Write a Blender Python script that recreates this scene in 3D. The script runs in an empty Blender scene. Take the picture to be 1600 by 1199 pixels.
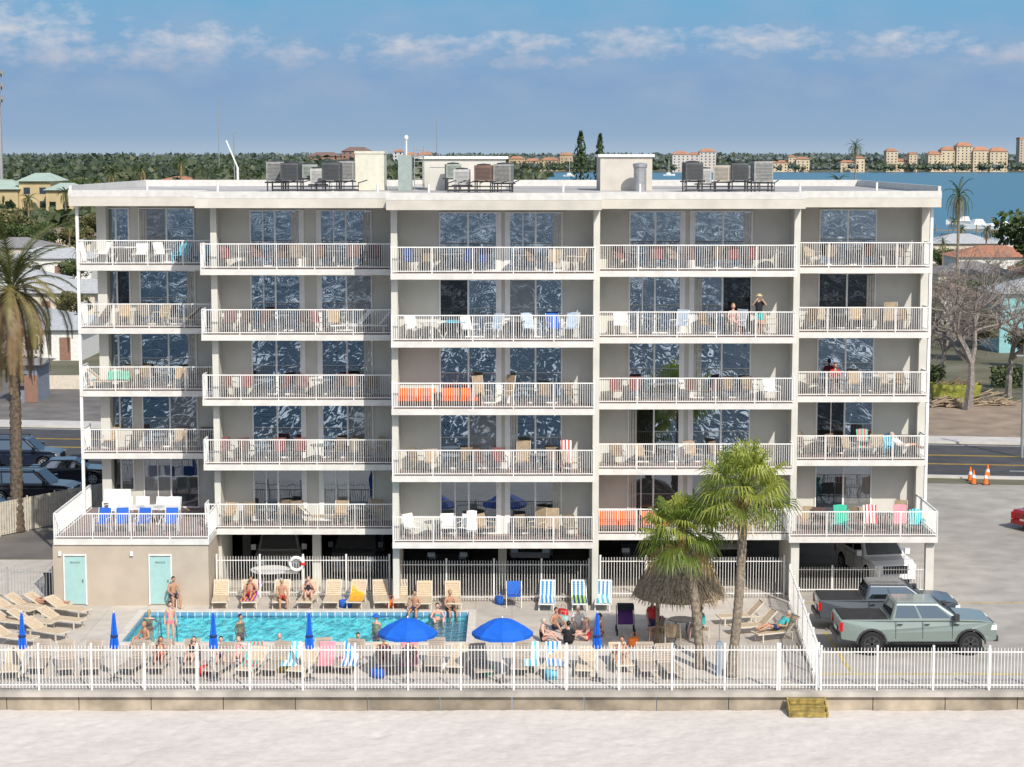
import bpy, math, random
from mathutils import Vector, Matrix
R=random.Random(7)
SC=bpy.context.scene; COL=SC.collection
U=R.uniform
# ------------------------------------------------ camera
F=3111.0; H=18.5; PIT=math.radians(6.56)
cam=bpy.data.cameras.new("camera"); co=bpy.data.objects.new("camera",cam); COL.objects.link(co)
cam.lens=70; cam.sensor_width=36; cam.clip_end=30000; cam.clip_start=1
co.location=(0,0,H); co.rotation_euler=(math.pi/2-PIT,0,0); SC.camera=co
SC.view_settings.view_transform='Standard'; SC.view_settings.look='None'; SC.view_settings.exposure=0
def G(px,py,z=0.0):
    a=PIT+math.atan((py-600)/F); Y=(H-z)/math.tan(a)
    return (PX(px,Y,z),Y,z)
def PX(px,Y,z=0.0):
    return (px-800)/F*(Y*math.cos(PIT)+(H-z)*math.sin(PIT))
def PZ(py,Y):
    return H-Y*math.tan(PIT+math.atan((py-600)/F))
# ------------------------------------------------ world
W=bpy.data.worlds.new("World"); SC.world=W; W.use_nodes=True
nt=W.node_tree; N=nt.nodes; L=nt.links; N.clear()
SUN_EL=math.radians(40); SUN_AZ=math.radians(24)   # behind the viewer, to the right (azimuth off -Y towards +X)
sd=Vector((math.sin(SUN_AZ)*math.cos(SUN_EL),-math.cos(SUN_AZ)*math.cos(SUN_EL),math.sin(SUN_EL)))
def mk(N,t,**k):
    n=N.new(t)
    for a,b in k.items(): setattr(n,a,b)
    return n
def MT(N,L,op,a,b=None,c=None):
    n=N.new('ShaderNodeMath'); n.operation=op
    for i,x in enumerate((a,b,c)):
        if x is None: continue
        if isinstance(x,(int,float)): n.inputs[i].default_value=x
        else: L.new(x,n.inputs[i])
    return n.outputs[0]
def MIX(N,L,f,a,b,mode='MIX'):
    n=N.new('ShaderNodeMix'); n.data_type='RGBA'; n.blend_type=mode
    for i,x in ((0,f),(6,a),(7,b)):
        if isinstance(x,(int,float)): n.inputs[i].default_value=x
        elif isinstance(x,tuple): n.inputs[i].default_value=(x[0],x[1],x[2],1)
        else: L.new(x,n.inputs[i])
    return n.outputs[2]
def RAMP(N,L,f,st,interp='LINEAR'):
    n=N.new('ShaderNodeValToRGB'); n.color_ramp.interpolation=interp
    e=n.color_ramp.elements
    while len(e)<len(st): e.new(0.5)
    for i,(p,c) in enumerate(st):
        e[i].position=p; e[i].color=(c,c,c,1) if isinstance(c,(int,float)) else (c[0],c[1],c[2],1)
    L.new(f,n.inputs[0]); return n.outputs[0]
sky=mk(N,'ShaderNodeTexSky',sky_type='NISHITA'); sky.sun_disc=False
sky.sun_elevation=SUN_EL; sky.sun_rotation=math.atan2(sd.x,sd.y); sky.air_density=1.2; sky.dust_density=1.6; sky.ozone_density=1.0
skyc=MIX(N,L,1.0,sky.outputs[0],(0.155,0.15,0.15),'MULTIPLY')
tc=mk(N,'ShaderNodeTexCoord'); sx=mk(N,'ShaderNodeSeparateXYZ'); L.new(tc.outputs['Generated'],sx.inputs[0])
az=MT(N,L,'ARCTAN2',sx.outputs[0],sx.outputs[1]); el=sx.outputs[2]
el10=MT(N,L,'MULTIPLY',el,10.0)
low=RAMP(N,L,el10,[(0.0,(.40,.51,.63)),(0.10,(.29,.42,.585)),(0.35,(.235,.375,.585)),(0.6,(.215,.41,.63)),(0.8,(.175,.42,.65)),(1.0,(.15,.38,.64))])
# clouds : ellipses in azimuth / elevation broken up by noise
cv=mk(N,'ShaderNodeCombineXYZ'); L.new(MT(N,L,'MULTIPLY',az,60.0),cv.inputs[0]); L.new(MT(N,L,'MULTIPLY',el,120.0),cv.inputs[1])
nz=mk(N,'ShaderNodeTexNoise'); nz.inputs['Scale'].default_value=1.3; nz.inputs['Detail'].default_value=8; nz.inputs['Roughness'].default_value=.58
L.new(cv.outputs[0],nz.inputs['Vector'])
nb=mk(N,'ShaderNodeTexNoise'); nb.inputs['Scale'].default_value=.45; nb.inputs['Detail'].default_value=5; L.new(cv.outputs[0],nb.inputs['Vector'])
best=None
for (cx,cy,rx,ry) in [(40,56,125,38),(100,95,100,22),(310,74,115,30),(260,94,110,20),(465,90,50,20),(650,82,105,26),(800,70,90,16),(985,72,82,24),(1185,68,110,22),(1405,74,95,20),(1560,92,80,18),(850,100,80,12),(-150,80,150,30),(1800,80,160,26),(1285,92,30,10)]:
    a0=math.atan((cx-800)/F); e0=(242-cy)/F
    da=MT(N,L,'DIVIDE',MT(N,L,'SUBTRACT',az,a0),rx/F); de=MT(N,L,'DIVIDE',MT(N,L,'SUBTRACT',el,e0),ry/F)
    d=MT(N,L,'SUBTRACT',1.0,MT(N,L,'ADD',MT(N,L,'MULTIPLY',da,da),MT(N,L,'MULTIPLY',de,de)))
    best=d if best is None else MT(N,L,'MAXIMUM',best,d)
best=MT(N,L,'MAXIMUM',best,-1.5)
cm=MT(N,L,'ADD',MT(N,L,'MULTIPLY',best,0.17),nz.outputs[0])
cm=RAMP(N,L,cm,[(0.47,0.0),(0.62,.4),(0.82,1.0)])
wisp=RAMP(N,L,nb.outputs[0],[(0.40,0.0),(0.70,0.6)])
wisp=MT(N,L,'MULTIPLY',wisp,RAMP(N,L,el10,[(0.1,0.0),(0.35,1.0),(.75,.5)]))
cl=MIX(N,L,wisp,low,(.36,.45,.60))
ccol=MIX(N,L,RAMP(N,L,el10,[(0.40,0.0),(0.57,1.0)]),(.42,.46,.58),(.72,.70,.73))
cl=MIX(N,L,MT(N,L,'MULTIPLY',cm,.72),cl,ccol)
fin=MIX(N,L,RAMP(N,L,el,[(0.09,0.0),(0.3,1.0)]),cl,skyc)
bg=mk(N,'ShaderNodeBackground'); L.new(fin,bg.inputs[0]); bg.inputs[1].default_value=1.0
wo=mk(N,'ShaderNodeOutputWorld'); L.new(bg.outputs[0],wo.inputs[0])
sl=bpy.data.lights.new("sun","SUN"); sl.energy=4.4; sl.angle=math.radians(.5); sl.color=(1,.95,.87)
so=bpy.data.objects.new("sun",sl); COL.objects.link(so); so.rotation_euler=sd.to_track_quat('Z','Y').to_euler()
so.location=(30,-20,60)
# ------------------------------------------------ materials
MC={}
def mat(name,col,rough=.6,var=.18,scale=4,bump=0,metal=0,coat=0,world=False,spec=.4,col2=None,detail=5,big=0):
    if name in MC: return MC[name]
    m=bpy.data.materials.new(name); m.use_nodes=True; n=m.node_tree.nodes; l=m.node_tree.links
    b=n['Principled BSDF']; b.inputs['Roughness'].default_value=rough; b.inputs['Metallic'].default_value=metal
    b.inputs['Specular IOR Level'].default_value=spec; b.inputs['Coat Weight'].default_value=coat
    if world: g=mk(n,'ShaderNodeNewGeometry').outputs['Position']
    else: g=mk(n,'ShaderNodeTexCoord').outputs['Object']
    z=mk(n,'ShaderNodeTexNoise'); z.inputs['Scale'].default_value=scale; z.inputs['Detail'].default_value=detail; l.new(g,z.inputs['Vector'])
    f=RAMP(n,l,z.outputs[0],[(.3,0.0),(.7,1.0)])
    c2=col2 or tuple(x*(1-var*1.6) for x in col); c1=tuple(min(1,x*(1+var*.5)) for x in col) if not col2 else col
    c=MIX(n,l,f,c2,c1)
    if big:
        z2=mk(n,'ShaderNodeTexNoise'); z2.inputs['Scale'].default_value=scale*.08; z2.inputs['Detail'].default_value=3; l.new(g,z2.inputs['Vector'])
        f2=RAMP(n,l,z2.outputs[0],[(.35,1-big),(.65,1.0)]); c=MIX(n,l,1.0,c,f2,'MULTIPLY')
    l.new(c,b.inputs['Base Color'])
    if bump:
        bm=mk(n,'ShaderNodeBump'); bm.inputs['Strength'].default_value=bump; bm.inputs['Distance'].default_value=.05
        l.new(z.outputs[0],bm.inputs['Height']); l.new(bm.outputs[0],b.inputs['Normal'])
    MC[name]=m; return m
def stripes(name,c1,c2,freq=9,axis=0,rough=.8):
    if name in MC: return MC[name]
    m=mat(name,c1,rough,.05); n=m.node_tree.nodes; l=m.node_tree.links; b=n['Principled BSDF']
    s=mk(n,'ShaderNodeSeparateXYZ'); l.new(mk(n,'ShaderNodeTexCoord').outputs['Object'],s.inputs[0])
    f=MT(n,l,'GREATER_THAN',MT(n,l,'SINE',MT(n,l,'MULTIPLY',s.outputs[axis],freq*6.283)),0.0)
    l.new(MIX(n,l,f,c1,c2),b.inputs['Base Color']); return m
white=mat('white paint',(.80,.79,.76),.45,.06,3)
fencew=mat('fence white',(.78,.77,.74),.5,.08,2)
stucco=mat('stucco wall',(.60,.59,.53),.9,.05,1.2,.15,big=.08)
stucco2=mat('stucco fin',(.58,.565,.51),.9,.06,1.2,.15)
fascia=mat('fascia stucco',(.60,.565,.495),.9,.10,1.0,.2,big=.1)
beige=mat('beige stucco',(.48,.41,.33),.9,.08,1.0,.2,big=.08)
slabm=mat('balcony slab',(.66,.64,.60),.7,.1,2)
floorm=mat('balcony floor',(.27,.20,.18),.6,.15,3)
roofm=mat('roof membrane',(.52,.50,.48),.85,.25,.5,world=True,big=.2)
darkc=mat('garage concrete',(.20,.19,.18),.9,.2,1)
frame=mat('window frame',(.80,.79,.76),.4,.05)
blackm=mat('black rubber',(.015,.015,.016),.7,.2)
darkm=mat('dark metal',(.05,.05,.055),.5,.2)
chrome=mat('chrome',(.6,.6,.62),.25,.05,metal=1)
steel=mat('galvanised steel',(.36,.37,.37),.5,.15,6,metal=.4)
acm=mat('ac casing',(.33,.33,.31),.6,.2,5)
acd=mat('ac coil',(.05,.055,.06),.6,.3,20)
teal=mat('teal door',(.33,.52,.50),.5,.05)
tan=mat('sling tan',(.38,.29,.19),.8,.15,8)
ltan=mat('lounger tan',(.58,.46,.32),.8,.10,8)
cream=mat('cream frame',(.64,.57,.45),.5,.08)
brown=mat('brown wicker',(.12,.065,.05),.8,.25,20)
rust=mat('dark red sling',(.18,.06,.06),.8,.2,8)
bluef=mat('blue fabric',(.02,.12,.50),.75,.15,5)
navyf=mat('navy cushion',(.03,.06,.18),.8,.15,5)
royal=mat('royal blue fabric',(.006,.12,.60),.7,.12,3)
aqua=mat('aqua plastic',(.06,.50,.50),.5,.1)
lblue=mat('light blue plastic',(.12,.45,.60),.5,.1)
orange=mat('orange cushion',(.75,.14,.02),.8,.12,6)
redm=mat('red plastic',(.6,.03,.02),.5,.1)
yellow=mat('yellow paint',(.65,.48,.03),.6,.15,4)
purple=mat('purple fabric',(.10,.03,.14),.8,.1)
pink=mat('pink towel',(.75,.28,.32),.9,.1)
green=mat('green towel',(.05,.42,.28),.9,.1)
wood=mat('weathered wood',(.28,.20,.13),.85,.3,6,.2)
thatch=mat('thatch',(.46,.35,.225),.95,.3,14,.4)
thatch2=mat('thatch dark',(.30,.215,.13),.95,.3,14)
trunkm=mat('palm trunk',(.27,.22,.165),.95,.35,9,.6)
trunkd=mat('date palm trunk',(.15,.115,.085),.95,.4,7,.8)
bark=mat('bark',(.17,.13,.10),.95,.3,6,.4)
bareb=mat('bare bark',(.25,.22,.195),.95,.25,6,.3)
def leafm(n_,c,v=.3,tr=.3):
    if n_ in MC: return MC[n_]
    m=mat(n_,c,.5,v,1.5)
    if tr:
        n=m.node_tree.nodes; l=m.node_tree.links; b=n['Principled BSDF']; o=[x for x in n if x.type=='OUTPUT_MATERIAL'][0]
        t=mk(n,'ShaderNodeBsdfTranslucent'); t.inputs[0].default_value=(c[0]*1.3,c[1]*1.4,c[2]*.7,1); mx=mk(n,'ShaderNodeMixShader'); mx.inputs[0].default_value=tr
        l.new(b.outputs[0],mx.inputs[1]); l.new(t.outputs[0],mx.inputs[2]); l.new(mx.outputs[0],o.inputs[0])
    return m
pl1=leafm('palm leaf',(.16,.225,.04)); pl2=leafm('palm leaf bright',(.34,.38,.075)); pl3=leafm('palm leaf dry',(.42,.31,.14))
lf1=leafm('leaf green',(.075,.115,.035)); lf2=leafm('leaf light',(.13,.165,.055)); lf3=leafm('leaf dark',(.035,.06,.022))
# glass
def glassmat(name,tint,fac,bumps=.35,refl=(.62,.72,.82)):
    m=bpy.data.materials.new(name); m.use_nodes=True; n=m.node_tree.nodes; l=m.node_tree.links; n.clear()
    g=mk(n,'ShaderNodeBsdfGlossy'); g.inputs['Roughness'].default_value=0.0; g.inputs['Color'].default_value=(*refl,1)
    d=mk(n,'ShaderNodeBsdfDiffuse'); d.inputs['Color'].default_value=(*tint,1)
    if bumps:
        z=mk(n,'ShaderNodeTexNoise'); z.inputs['Scale'].default_value=1.2; z.inputs['Detail'].default_value=1.0; l.new(mk(n,'ShaderNodeNewGeometry').outputs['Position'],z.inputs['Vector'])
        bm=mk(n,'ShaderNodeBump'); bm.inputs['Strength'].default_value=bumps; bm.inputs['Distance'].default_value=.02; l.new(z.outputs[0],bm.inputs['Height']); l.new(bm.outputs[0],g.inputs['Normal'])
    mx=mk(n,'ShaderNodeMixShader'); mx.inputs[0].default_value=fac; l.new(d.outputs[0],mx.inputs[1]); l.new(g.outputs[0],mx.inputs[2])
    l.new(mx.outputs[0],mk(n,'ShaderNodeOutputMaterial').inputs[0]); return m
glA=glassmat('tinted glass',(.008,.018,.030),.50,.09,(.78,.90,1.0)); glD=glassmat('low floor tinted glass',(.014,.022,.030),.20,.15,(.78,.88,.98)); glB=glassmat('curtained glass',(.20,.20,.19),.25,.1); glC=glassmat('open doorway dark',(.018,.018,.017),.10,.1)
carg=glassmat('car glass',(.01,.012,.014),.3,0)
# ------------------------------------------------ mesh builder
class B:
    def __init__(s): s.v=[];s.f=[];s.m=[]
    def add(s,vs,fs,m=0):
        o=len(s.v); s.v.extend(tuple(v) for v in vs); s.f.extend(tuple(i+o for i in f) for f in fs); s.m.extend([m]*len(fs)); return s
    def box(s,x0,x1,y0,y1,z0,z1,m=0):
        return s.add([(x0,y0,z0),(x1,y0,z0),(x1,y1,z0),(x0,y1,z0),(x0,y0,z1),(x1,y0,z1),(x1,y1,z1),(x0,y1,z1)],
          [(0,3,2,1),(4,5,6,7),(0,1,5,4),(1,2,6,5),(2,3,7,6),(3,0,4,7)],m)
    def bar(s,p0,p1,w,h,m=0):   # rectangular bar
        p0=Vector(p0);p1=Vector(p1);d=(p1-p0).normalized(); up=Vector((0,0,1)) if abs(d.z)<.95 else Vector((0,1,0))
        a=d.cross(up).normalized()*w/2; b=a.cross(d).normalized()*h/2
        vs=[p0-a-b,p0+a-b,p0+a+b,p0-a+b,p1-a-b,p1+a-b,p1+a+b,p1-a+b]
        return s.add(vs,[(0,1,2,3),(7,6,5,4),(0,4,5,1),(1,5,6,2),(2,6,7,3),(3,7,4,0)],m)
    def tube(s,pts,rad,n=6,m=0,caps=True):
        pts=[Vector(p) for p in pts]; vs=[];fs=[]
        for i,p in enumerate(pts):
            d=(pts[min(i+1,len(pts)-1)]-pts[max(i-1,0)]).normalized()
            up=Vector((0,0,1)) if abs(d.z)<.9 else Vector((0,1,0))
            a=d.cross(up).normalized(); b=a.cross(d)
            r=rad[i] if hasattr(rad,'__len__') else rad
            for k in range(n):
                t=2*math.pi*k/n; vs.append(p+(a*math.cos(t)+b*math.sin(t))*r)
        for i in range(len(pts)-1):
            for k in range(n):
                k2=(k+1)%n; fs.append((i*n+k,i*n+k2,(i+1)*n+k2,(i+1)*n+k))
        if caps: fs.append(tuple(range(n))[::-1]); fs.append(tuple((len(pts)-1)*n+k for k in range(n)))
        return s.add(vs,fs,m)
    def lathe(s,prof,n=12,c=(0,0,0),m=0,jit=0):
        vs=[];fs=[]
        for r,z in prof:
            for k in range(n):
                t=2*math.pi*k/n; rr=r*(1+(U(-jit,jit) if jit else 0)); vs.append((c[0]+rr*math.cos(t),c[1]+rr*math.sin(t),c[2]+z))
        for i in range(len(prof)-1):
            for k in range(n):
                k2=(k+1)%n; fs.append((i*n+k,i*n+k2,(i+1)*n+k2,(i+1)*n+k))
        return s.add(vs,fs,m)
    def sph(s,c,r,nu=10,nv=7,m=0,M=None,z0=-1,z1=1):
        vs=[];fs=[]
        for i in range(nv+1):
            ph=math.pi*i/nv
            for k in range(nu):
                t=2*math.pi*k/nu; v=Vector((math.sin(ph)*math.cos(t)*r[0],math.sin(ph)*math.sin(t)*r[1],math.cos(ph)*r[2]))
                if M is not None: v=M@v
                vs.append(v+Vector(c))
        for i in range(nv):
            for k in range(nu):
                k2=(k+1)%nu; fs.append((i*nu+k,(i+1)*nu+k,(i+1)*nu+k2,i*nu+k2))
        return s.add(vs,fs,m)
    def ext(s,poly,z0,z1,m=0,mt=None):
        n=len(poly); s.add([(x,y,z0) for x,y in poly]+[(x,y,z1) for x,y in poly],[tuple(range(n))[::-1]]+[(i,(i+1)%n,(i+1)%n+n,i+n) for i in range(n)],m)
        s.f.append(tuple(len(s.v)-n+i for i in range(n))); s.m.append(m if mt is None else mt); return s
    def ob(s,name,mats,parent=None,loc=(0,0,0),rz=0,smooth=False,link=True,fix=True):
        me=bpy.data.meshes.new(name); me.from_pydata(s.v,[],s.f); 
        for m in (mats if isinstance(mats,(list,tuple)) else [mats]): me.materials.append(m)
        me.polygons.foreach_set('material_index',s.m)
        if smooth: me.polygons.foreach_set('use_smooth',[True]*len(s.f))
        me.update(); o=bpy.data.objects.new(name,me); o.location=loc; o.rotation_euler=(0,0,rz)
        if parent is not None: setp(o,parent)
        if link: COL.objects.link(o)
        return o
KIDS={}
def setp(o,p): o.parent=p; KIDS.setdefault(p.name,[]).append(o)
def emp(name,loc=(0,0,0),rz=0,parent=None,link=True):
    o=bpy.data.objects.new(name,None); o.location=loc; o.rotation_euler=(0,0,rz); o.empty_display_size=.3
    if parent is not None: setp(o,parent)
    if link: COL.objects.link(o)
    return o
def tag(o,label,cat,group=None,kind=None):
    if label: o['label']=label
    if cat: o['category']=cat
    if group: o['group']=group
    if kind: o['kind']=kind
    return o
def clone(t,loc,rz=0,sc=1,label=None,cat=None,group=None,parent=None):
    o=t.copy(); COL.objects.link(o)
    if parent is None: 
        o.location=loc; o.rotation_euler=(0,0,rz); o.scale=(sc,sc,sc) if not hasattr(sc,'__len__') else sc
        tag(o,label,cat,group)
    else: setp(o,parent)
    for k in KIDS.get(t.name,[]): clone(k,None,parent=o)
    return o
def struct(o): o['kind']='structure'; return o
# ------------------------------------------------ ground, water
pool=(-14.9,-1.75,74.3,79.4)
def sheet(name,rects,z,m):
    b=B()
    for r in rects: b.add([(r[0],r[2],z),(r[1],r[2],z),(r[1],r[3],z),(r[0],r[3],z)],[(0,1,2,3)])
    return struct(b.ob(name,m))
x0,x1,y0,y1=pool
grass=mat('ground',(.22,.20,.145),.95,.35,.25,.2,world=True,col2=(.11,.115,.055),big=.3)
FAR=16000
b=B()
def q(b,ax,bx,ay,by,z): b.add([(ax,ay,z),(bx,ay,z),(bx,by,z),(ax,by,z)],[(0,1,2,3)])
q(b,-9000,9000,67.3,y0,0); q(b,-9000,x0,y0,y1,0); q(b,x1,9000,y0,y1,0); q(b,-9000,9000,y1,FAR,0)
struct(b.ob('ground',grass))
sand=mat('beach sand',(.63,.58,.53),.95,.06,2.6,.8,world=True,detail=12,big=.05)
b=B()
NX,NY=420,90
vs=[];fs=[]
foot=[[0]*(NX+1) for _ in range(NY+1)]
for _ in range(1700):
    i,j=R.randrange(2,NX-2),R.randrange(40,NY-2); dpt=U(.01,.035)
    for a_ in (-1,0,1): foot[j][i+a_]-=dpt*(1-.4*abs(a_))
for j in range(NY+1):
    for i in range(NX+1):
        X=-32+64*i/NX; Y=44+23.2*j/NY
        z=-.62+.02*math.sin(X*.7+Y)*math.sin(Y*.9)+.01*math.sin(X*2.3-Y*1.7)+U(-.013,.013)+foot[j][i]-(0 if Y>58 else (58-Y)*.05)
        vs.append((X,Y,z))
for j in range(NY):
    for i in range(NX): a=j*(NX+1)+i; fs.append((a,a+1,a+NX+2,a+NX+1))
b.add(vs,fs)
for sx_ in (-1,1):
    xa,xb=sorted((32*sx_,3000*sx_)); b.add([(xa,44,-1.32),(xb,44,-1.32),(xb,58,-.62),(xa,58,-.62),(xb,67.2,-.62),(xa,67.2,-.62)],[(0,1,2,3),(3,2,4,5)])
b.add([(-3000,25,-2.2),(3000,25,-2.2),(3000,44,-1.32),(-3000,44,-1.32)],[(0,1,2,3)])
struct(b.ob('beach_sand',sand,smooth=True))
def watermat(name,col,rough,sc,bs,dist,spec=.5):
    m=bpy.data.materials.new(name); m.use_nodes=True; n=m.node_tree.nodes; l=m.node_tree.links; b=n['Principled BSDF']
    b.inputs['Base Color'].default_value=(*col,1); b.inputs['Roughness'].default_value=rough; b.inputs['IOR'].default_value=1.33; b.inputs['Specular IOR Level'].default_value=spec
    p=mk(n,'ShaderNodeNewGeometry').outputs['Position']
    mp=mk(n,'ShaderNodeMapping'); mp.inputs['Scale'].default_value=(.35,1,1); l.new(p,mp.inputs[0])
    z=mk(n,'ShaderNodeTexNoise'); z.inputs['Scale'].default_value=sc; z.inputs['Detail'].default_value=6; z.inputs['Roughness'].default_value=.65; l.new(mp.outputs[0],z.inputs['Vector'])
    bm=mk(n,'ShaderNodeBump'); bm.inputs['Strength'].default_value=bs; bm.inputs['Distance'].default_value=dist
    l.new(z.outputs[0],bm.inputs['Height']); l.new(bm.outputs[0],b.inputs['Normal'])
    return m
# open sea: dark swell with sun glitter painted as broken white streaks (seen in the window reflections)
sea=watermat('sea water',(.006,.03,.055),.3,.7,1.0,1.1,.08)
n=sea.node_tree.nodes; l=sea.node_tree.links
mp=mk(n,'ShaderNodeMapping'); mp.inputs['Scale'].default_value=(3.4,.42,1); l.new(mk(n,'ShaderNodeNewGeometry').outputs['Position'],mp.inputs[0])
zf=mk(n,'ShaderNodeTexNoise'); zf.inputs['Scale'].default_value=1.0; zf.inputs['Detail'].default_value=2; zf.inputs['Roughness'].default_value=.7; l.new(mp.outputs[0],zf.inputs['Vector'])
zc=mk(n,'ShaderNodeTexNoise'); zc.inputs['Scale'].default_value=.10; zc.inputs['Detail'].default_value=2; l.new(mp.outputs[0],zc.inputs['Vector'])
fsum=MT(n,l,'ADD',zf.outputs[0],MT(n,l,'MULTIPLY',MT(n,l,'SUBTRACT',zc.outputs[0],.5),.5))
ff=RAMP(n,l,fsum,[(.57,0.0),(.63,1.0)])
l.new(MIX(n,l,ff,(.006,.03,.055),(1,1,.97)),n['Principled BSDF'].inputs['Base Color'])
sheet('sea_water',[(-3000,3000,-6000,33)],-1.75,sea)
bay=watermat('bay water',(.045,.155,.225),.35,.35,.25,.3)
b=B(); b.add([(62,400,.03),(4000,400,.03),(4000,2060,.03),(-60,2100,.03),(-260,2070,.03),(-60,1500,.03),(-8,1280,.03)],[(0,1,2,3,4,5,6)])
struct(b.ob('bay_water',bay))
# deck
deckm=mat('pool deck concrete',(.58,.53,.465),.85,.10,1.3,.1,world=True,big=.14)
n=deckm.node_tree.nodes; l=deckm.node_tree.links
br=mk(n,'ShaderNodeTexBrick'); br.inputs['Scale'].default_value=1; br.inputs['Brick Width'].default_value=1.5; br.inputs['Row Height'].default_value=1.5; br.inputs['Mortar Size'].default_value=.012; br.offset=0
br.inputs['Color1'].default_value=(1,1,1,1); br.inputs['Color2'].default_value=(.93,.93,.93,1); br.inputs['Mortar'].default_value=(.65,.65,.65,1)
l.new(mk(n,'ShaderNodeNewGeometry').outputs['Position'],br.inputs['Vector'])
src=n['Principled BSDF'].inputs['Base Color'].links[0].from_socket
l.new(MIX(n,l,1.0,src,br.outputs[0],'MULTIPLY'),n['Principled BSDF'].inputs['Base Color'])
sheet('pool_deck',[(-30,10.8,67.5,y0),(-30,x0,y0,y1),(x1,11.2,y0,y1),(-30,11.4,y1,90)],.004,deckm)
lotm=mat('parking lot concrete',(.46,.43,.385),.9,.14,.8,.15,world=True,big=.3)
b=B(); b.add([(10.8,67.5,.006),(60,67.5,.006),(60,106.5,.006),(11.4,113,.006)],[(0,1,2,3)]); struct(b.ob('parking_lot',lotm))
asph=mat('asphalt',(.085,.085,.088),.9,.2,.7,.1,world=True,big=.25)
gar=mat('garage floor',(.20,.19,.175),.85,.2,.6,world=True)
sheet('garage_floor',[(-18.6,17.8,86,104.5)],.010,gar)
b=B(); b.add([(-60,90.2,.006),(-19.2,90.2,.006),(-19.2,119,.006),(-60,124,.006)],[(0,1,2,3)]); struct(b.ob('side_parking_pavement',mat('worn asphalt',(.19,.175,.16),.9,.2,.5,.1,world=True,big=.3)))
# road, tilted a little
RA=-math.atan(.127)
def rp(x,d): # along / across from road axis origin
    c,s=math.cos(RA),math.sin(RA); return (x*c-d*s,123.5+x*s+d*c)
def strip(name,d0,d1,z,m,xa=-400,xb=400,z2=None):
    b=B(); p=[rp(xa,d0),rp(xb,d0),rp(xb,d1),rp(xa,d1)]
    if z2 is None: b.add([(a,c,z) for a,c in p],[(0,1,2,3)])
    else: b.ext(p,z,z2)
    return struct(b.ob(name,m))
strip('road',-6.6,6.6,.012,asph)
strip('sidewalk_pavement',7.0,9.6,0,mat('pavement',(.55,.52,.48),.9,.1,1,world=True),z2=.13)
strip('kerb_pavement',-7.1,-6.6,0,MC['pavement'],z2=.12)
ylw=mat('road paint yellow',(.60,.38,.04),.7,.2,2); wht=mat('road paint white',(.7,.7,.68),.7,.15,2)
for d in (-1.9,-1.65,1.65,1.9): strip('road_marking',d-.06,d+.06,.018,ylw)
for d in (-6.2,6.2): strip('road_marking',d-.07,d+.07,.018,wht)
for x_ in range(-60,60,9): 
    strip('road_marking',-4.1,-3.98,.018,wht,x_,x_+3)
b=B()
p=G(1250,943);
b.box(12,40,p[1]-.06,p[1]+.06,.010,.011); b.box(11,40,69.6,69.75,.010,.011)
for x_ in (12.2,20,27.8): b.box(x_-.05,x_+.05,70,76,.010,.011)
struct(b.ob('parking_marking',mat('faded yellow paint',(.55,.42,.08),.8,.3,2)))
# pool basin
poolm=mat('pool plaster',(.15,.66,.72),.7,.18,2.2,world=True,col2=(.36,.84,.87))  # paler mottling paints rippling caustic light into the basin colour
tile=mat('pool tile',(.10,.26,.42),.3,.2,2)
n=tile.node_tree.nodes; l=tile.node_tree.links
br=mk(n,'ShaderNodeTexBrick'); br.offset=0; br.inputs['Scale'].default_value=1; br.inputs['Brick Width'].default_value=.3; br.inputs['Row Height'].default_value=.3; br.inputs['Mortar Size'].default_value=.02
br.inputs['Color1'].default_value=(.09,.25,.42,1); br.inputs['Color2'].default_value=(.16,.36,.5,1); br.inputs['Mortar'].default_value=(.6,.65,.68,1)
l.new(mk(n,'ShaderNodeNewGeometry').outputs['Position'],br.inputs['Vector']); l.new(br.outputs[0],n['Principled BSDF'].inputs['Base Color'])
coping=mat('pool coping',(.62,.58,.52),.8,.1,3)
sp=emp('swimming_pool',((x0+x1)/2,(y0+y1)/2,0)); tag(sp,'turquoise rectangular swimming pool set in the concrete deck','swimming pool')
cx,cy=(x0+x1)/2,(y0+y1)/2; hx,hy=(x1-x0)/2,(y1-y0)/2
b=B(); b.add([(-hx,-hy,-1.52),(hx,-hy,-1.52),(hx,hy,-1.52),(-hx,hy,-1.52),(-hx,-hy,0),(hx,-hy,0),(hx,hy,0),(-hx,hy,0)],[(0,1,2,3),(0,4,5,1),(1,5,6,2),(2,6,7,3),(3,7,4,0)])
b.box(hx-1.7,hx-.002,-hy+.002,hy-.002,-1.5,-.35,1)
b.ob('basin',[poolm,tile],sp)
b=B(); 
b.box(-hx-.3,hx+.3,-hy-.3,-hy,.005,.05); b.box(-hx-.3,hx+.3,hy,hy+.3,.005,.05); b.box(-hx-.3,-hx,-hy,hy,.005,.05); b.box(hx,hx+.3,-hy,hy,.005,.05)
b.ob('coping',coping,sp)
b=B(); t=.02
b.box(-hx,hx,-hy,-hy+t,-.22,.0); b.box(-hx,hx,hy-t,hy,-.22,0); b.box(-hx,-hx+t,-hy+t,hy-t,-.22,0); b.box(hx-t,hx,-hy+t,hy-t,-.22,0)
b.ob('tile_band',tile,sp)
wm=bpy.data.materials.new('pool water'); wm.use_nodes=True; n=wm.node_tree.nodes; l=wm.node_tree.links; n.clear()
tr=mk(n,'ShaderNodeBsdfTransparent'); tr.inputs[0].default_value=(.64,.95,.97,1); gl=mk(n,'ShaderNodeBsdfGlossy'); gl.inputs['Roughness'].default_value=.06
z=mk(n,'ShaderNodeTexNoise'); z.inputs['Scale'].default_value=2.8; z.inputs['Detail'].default_value=4; l.new(mk(n,'ShaderNodeNewGeometry').outputs['Position'],z.inputs['Vector'])
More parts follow.
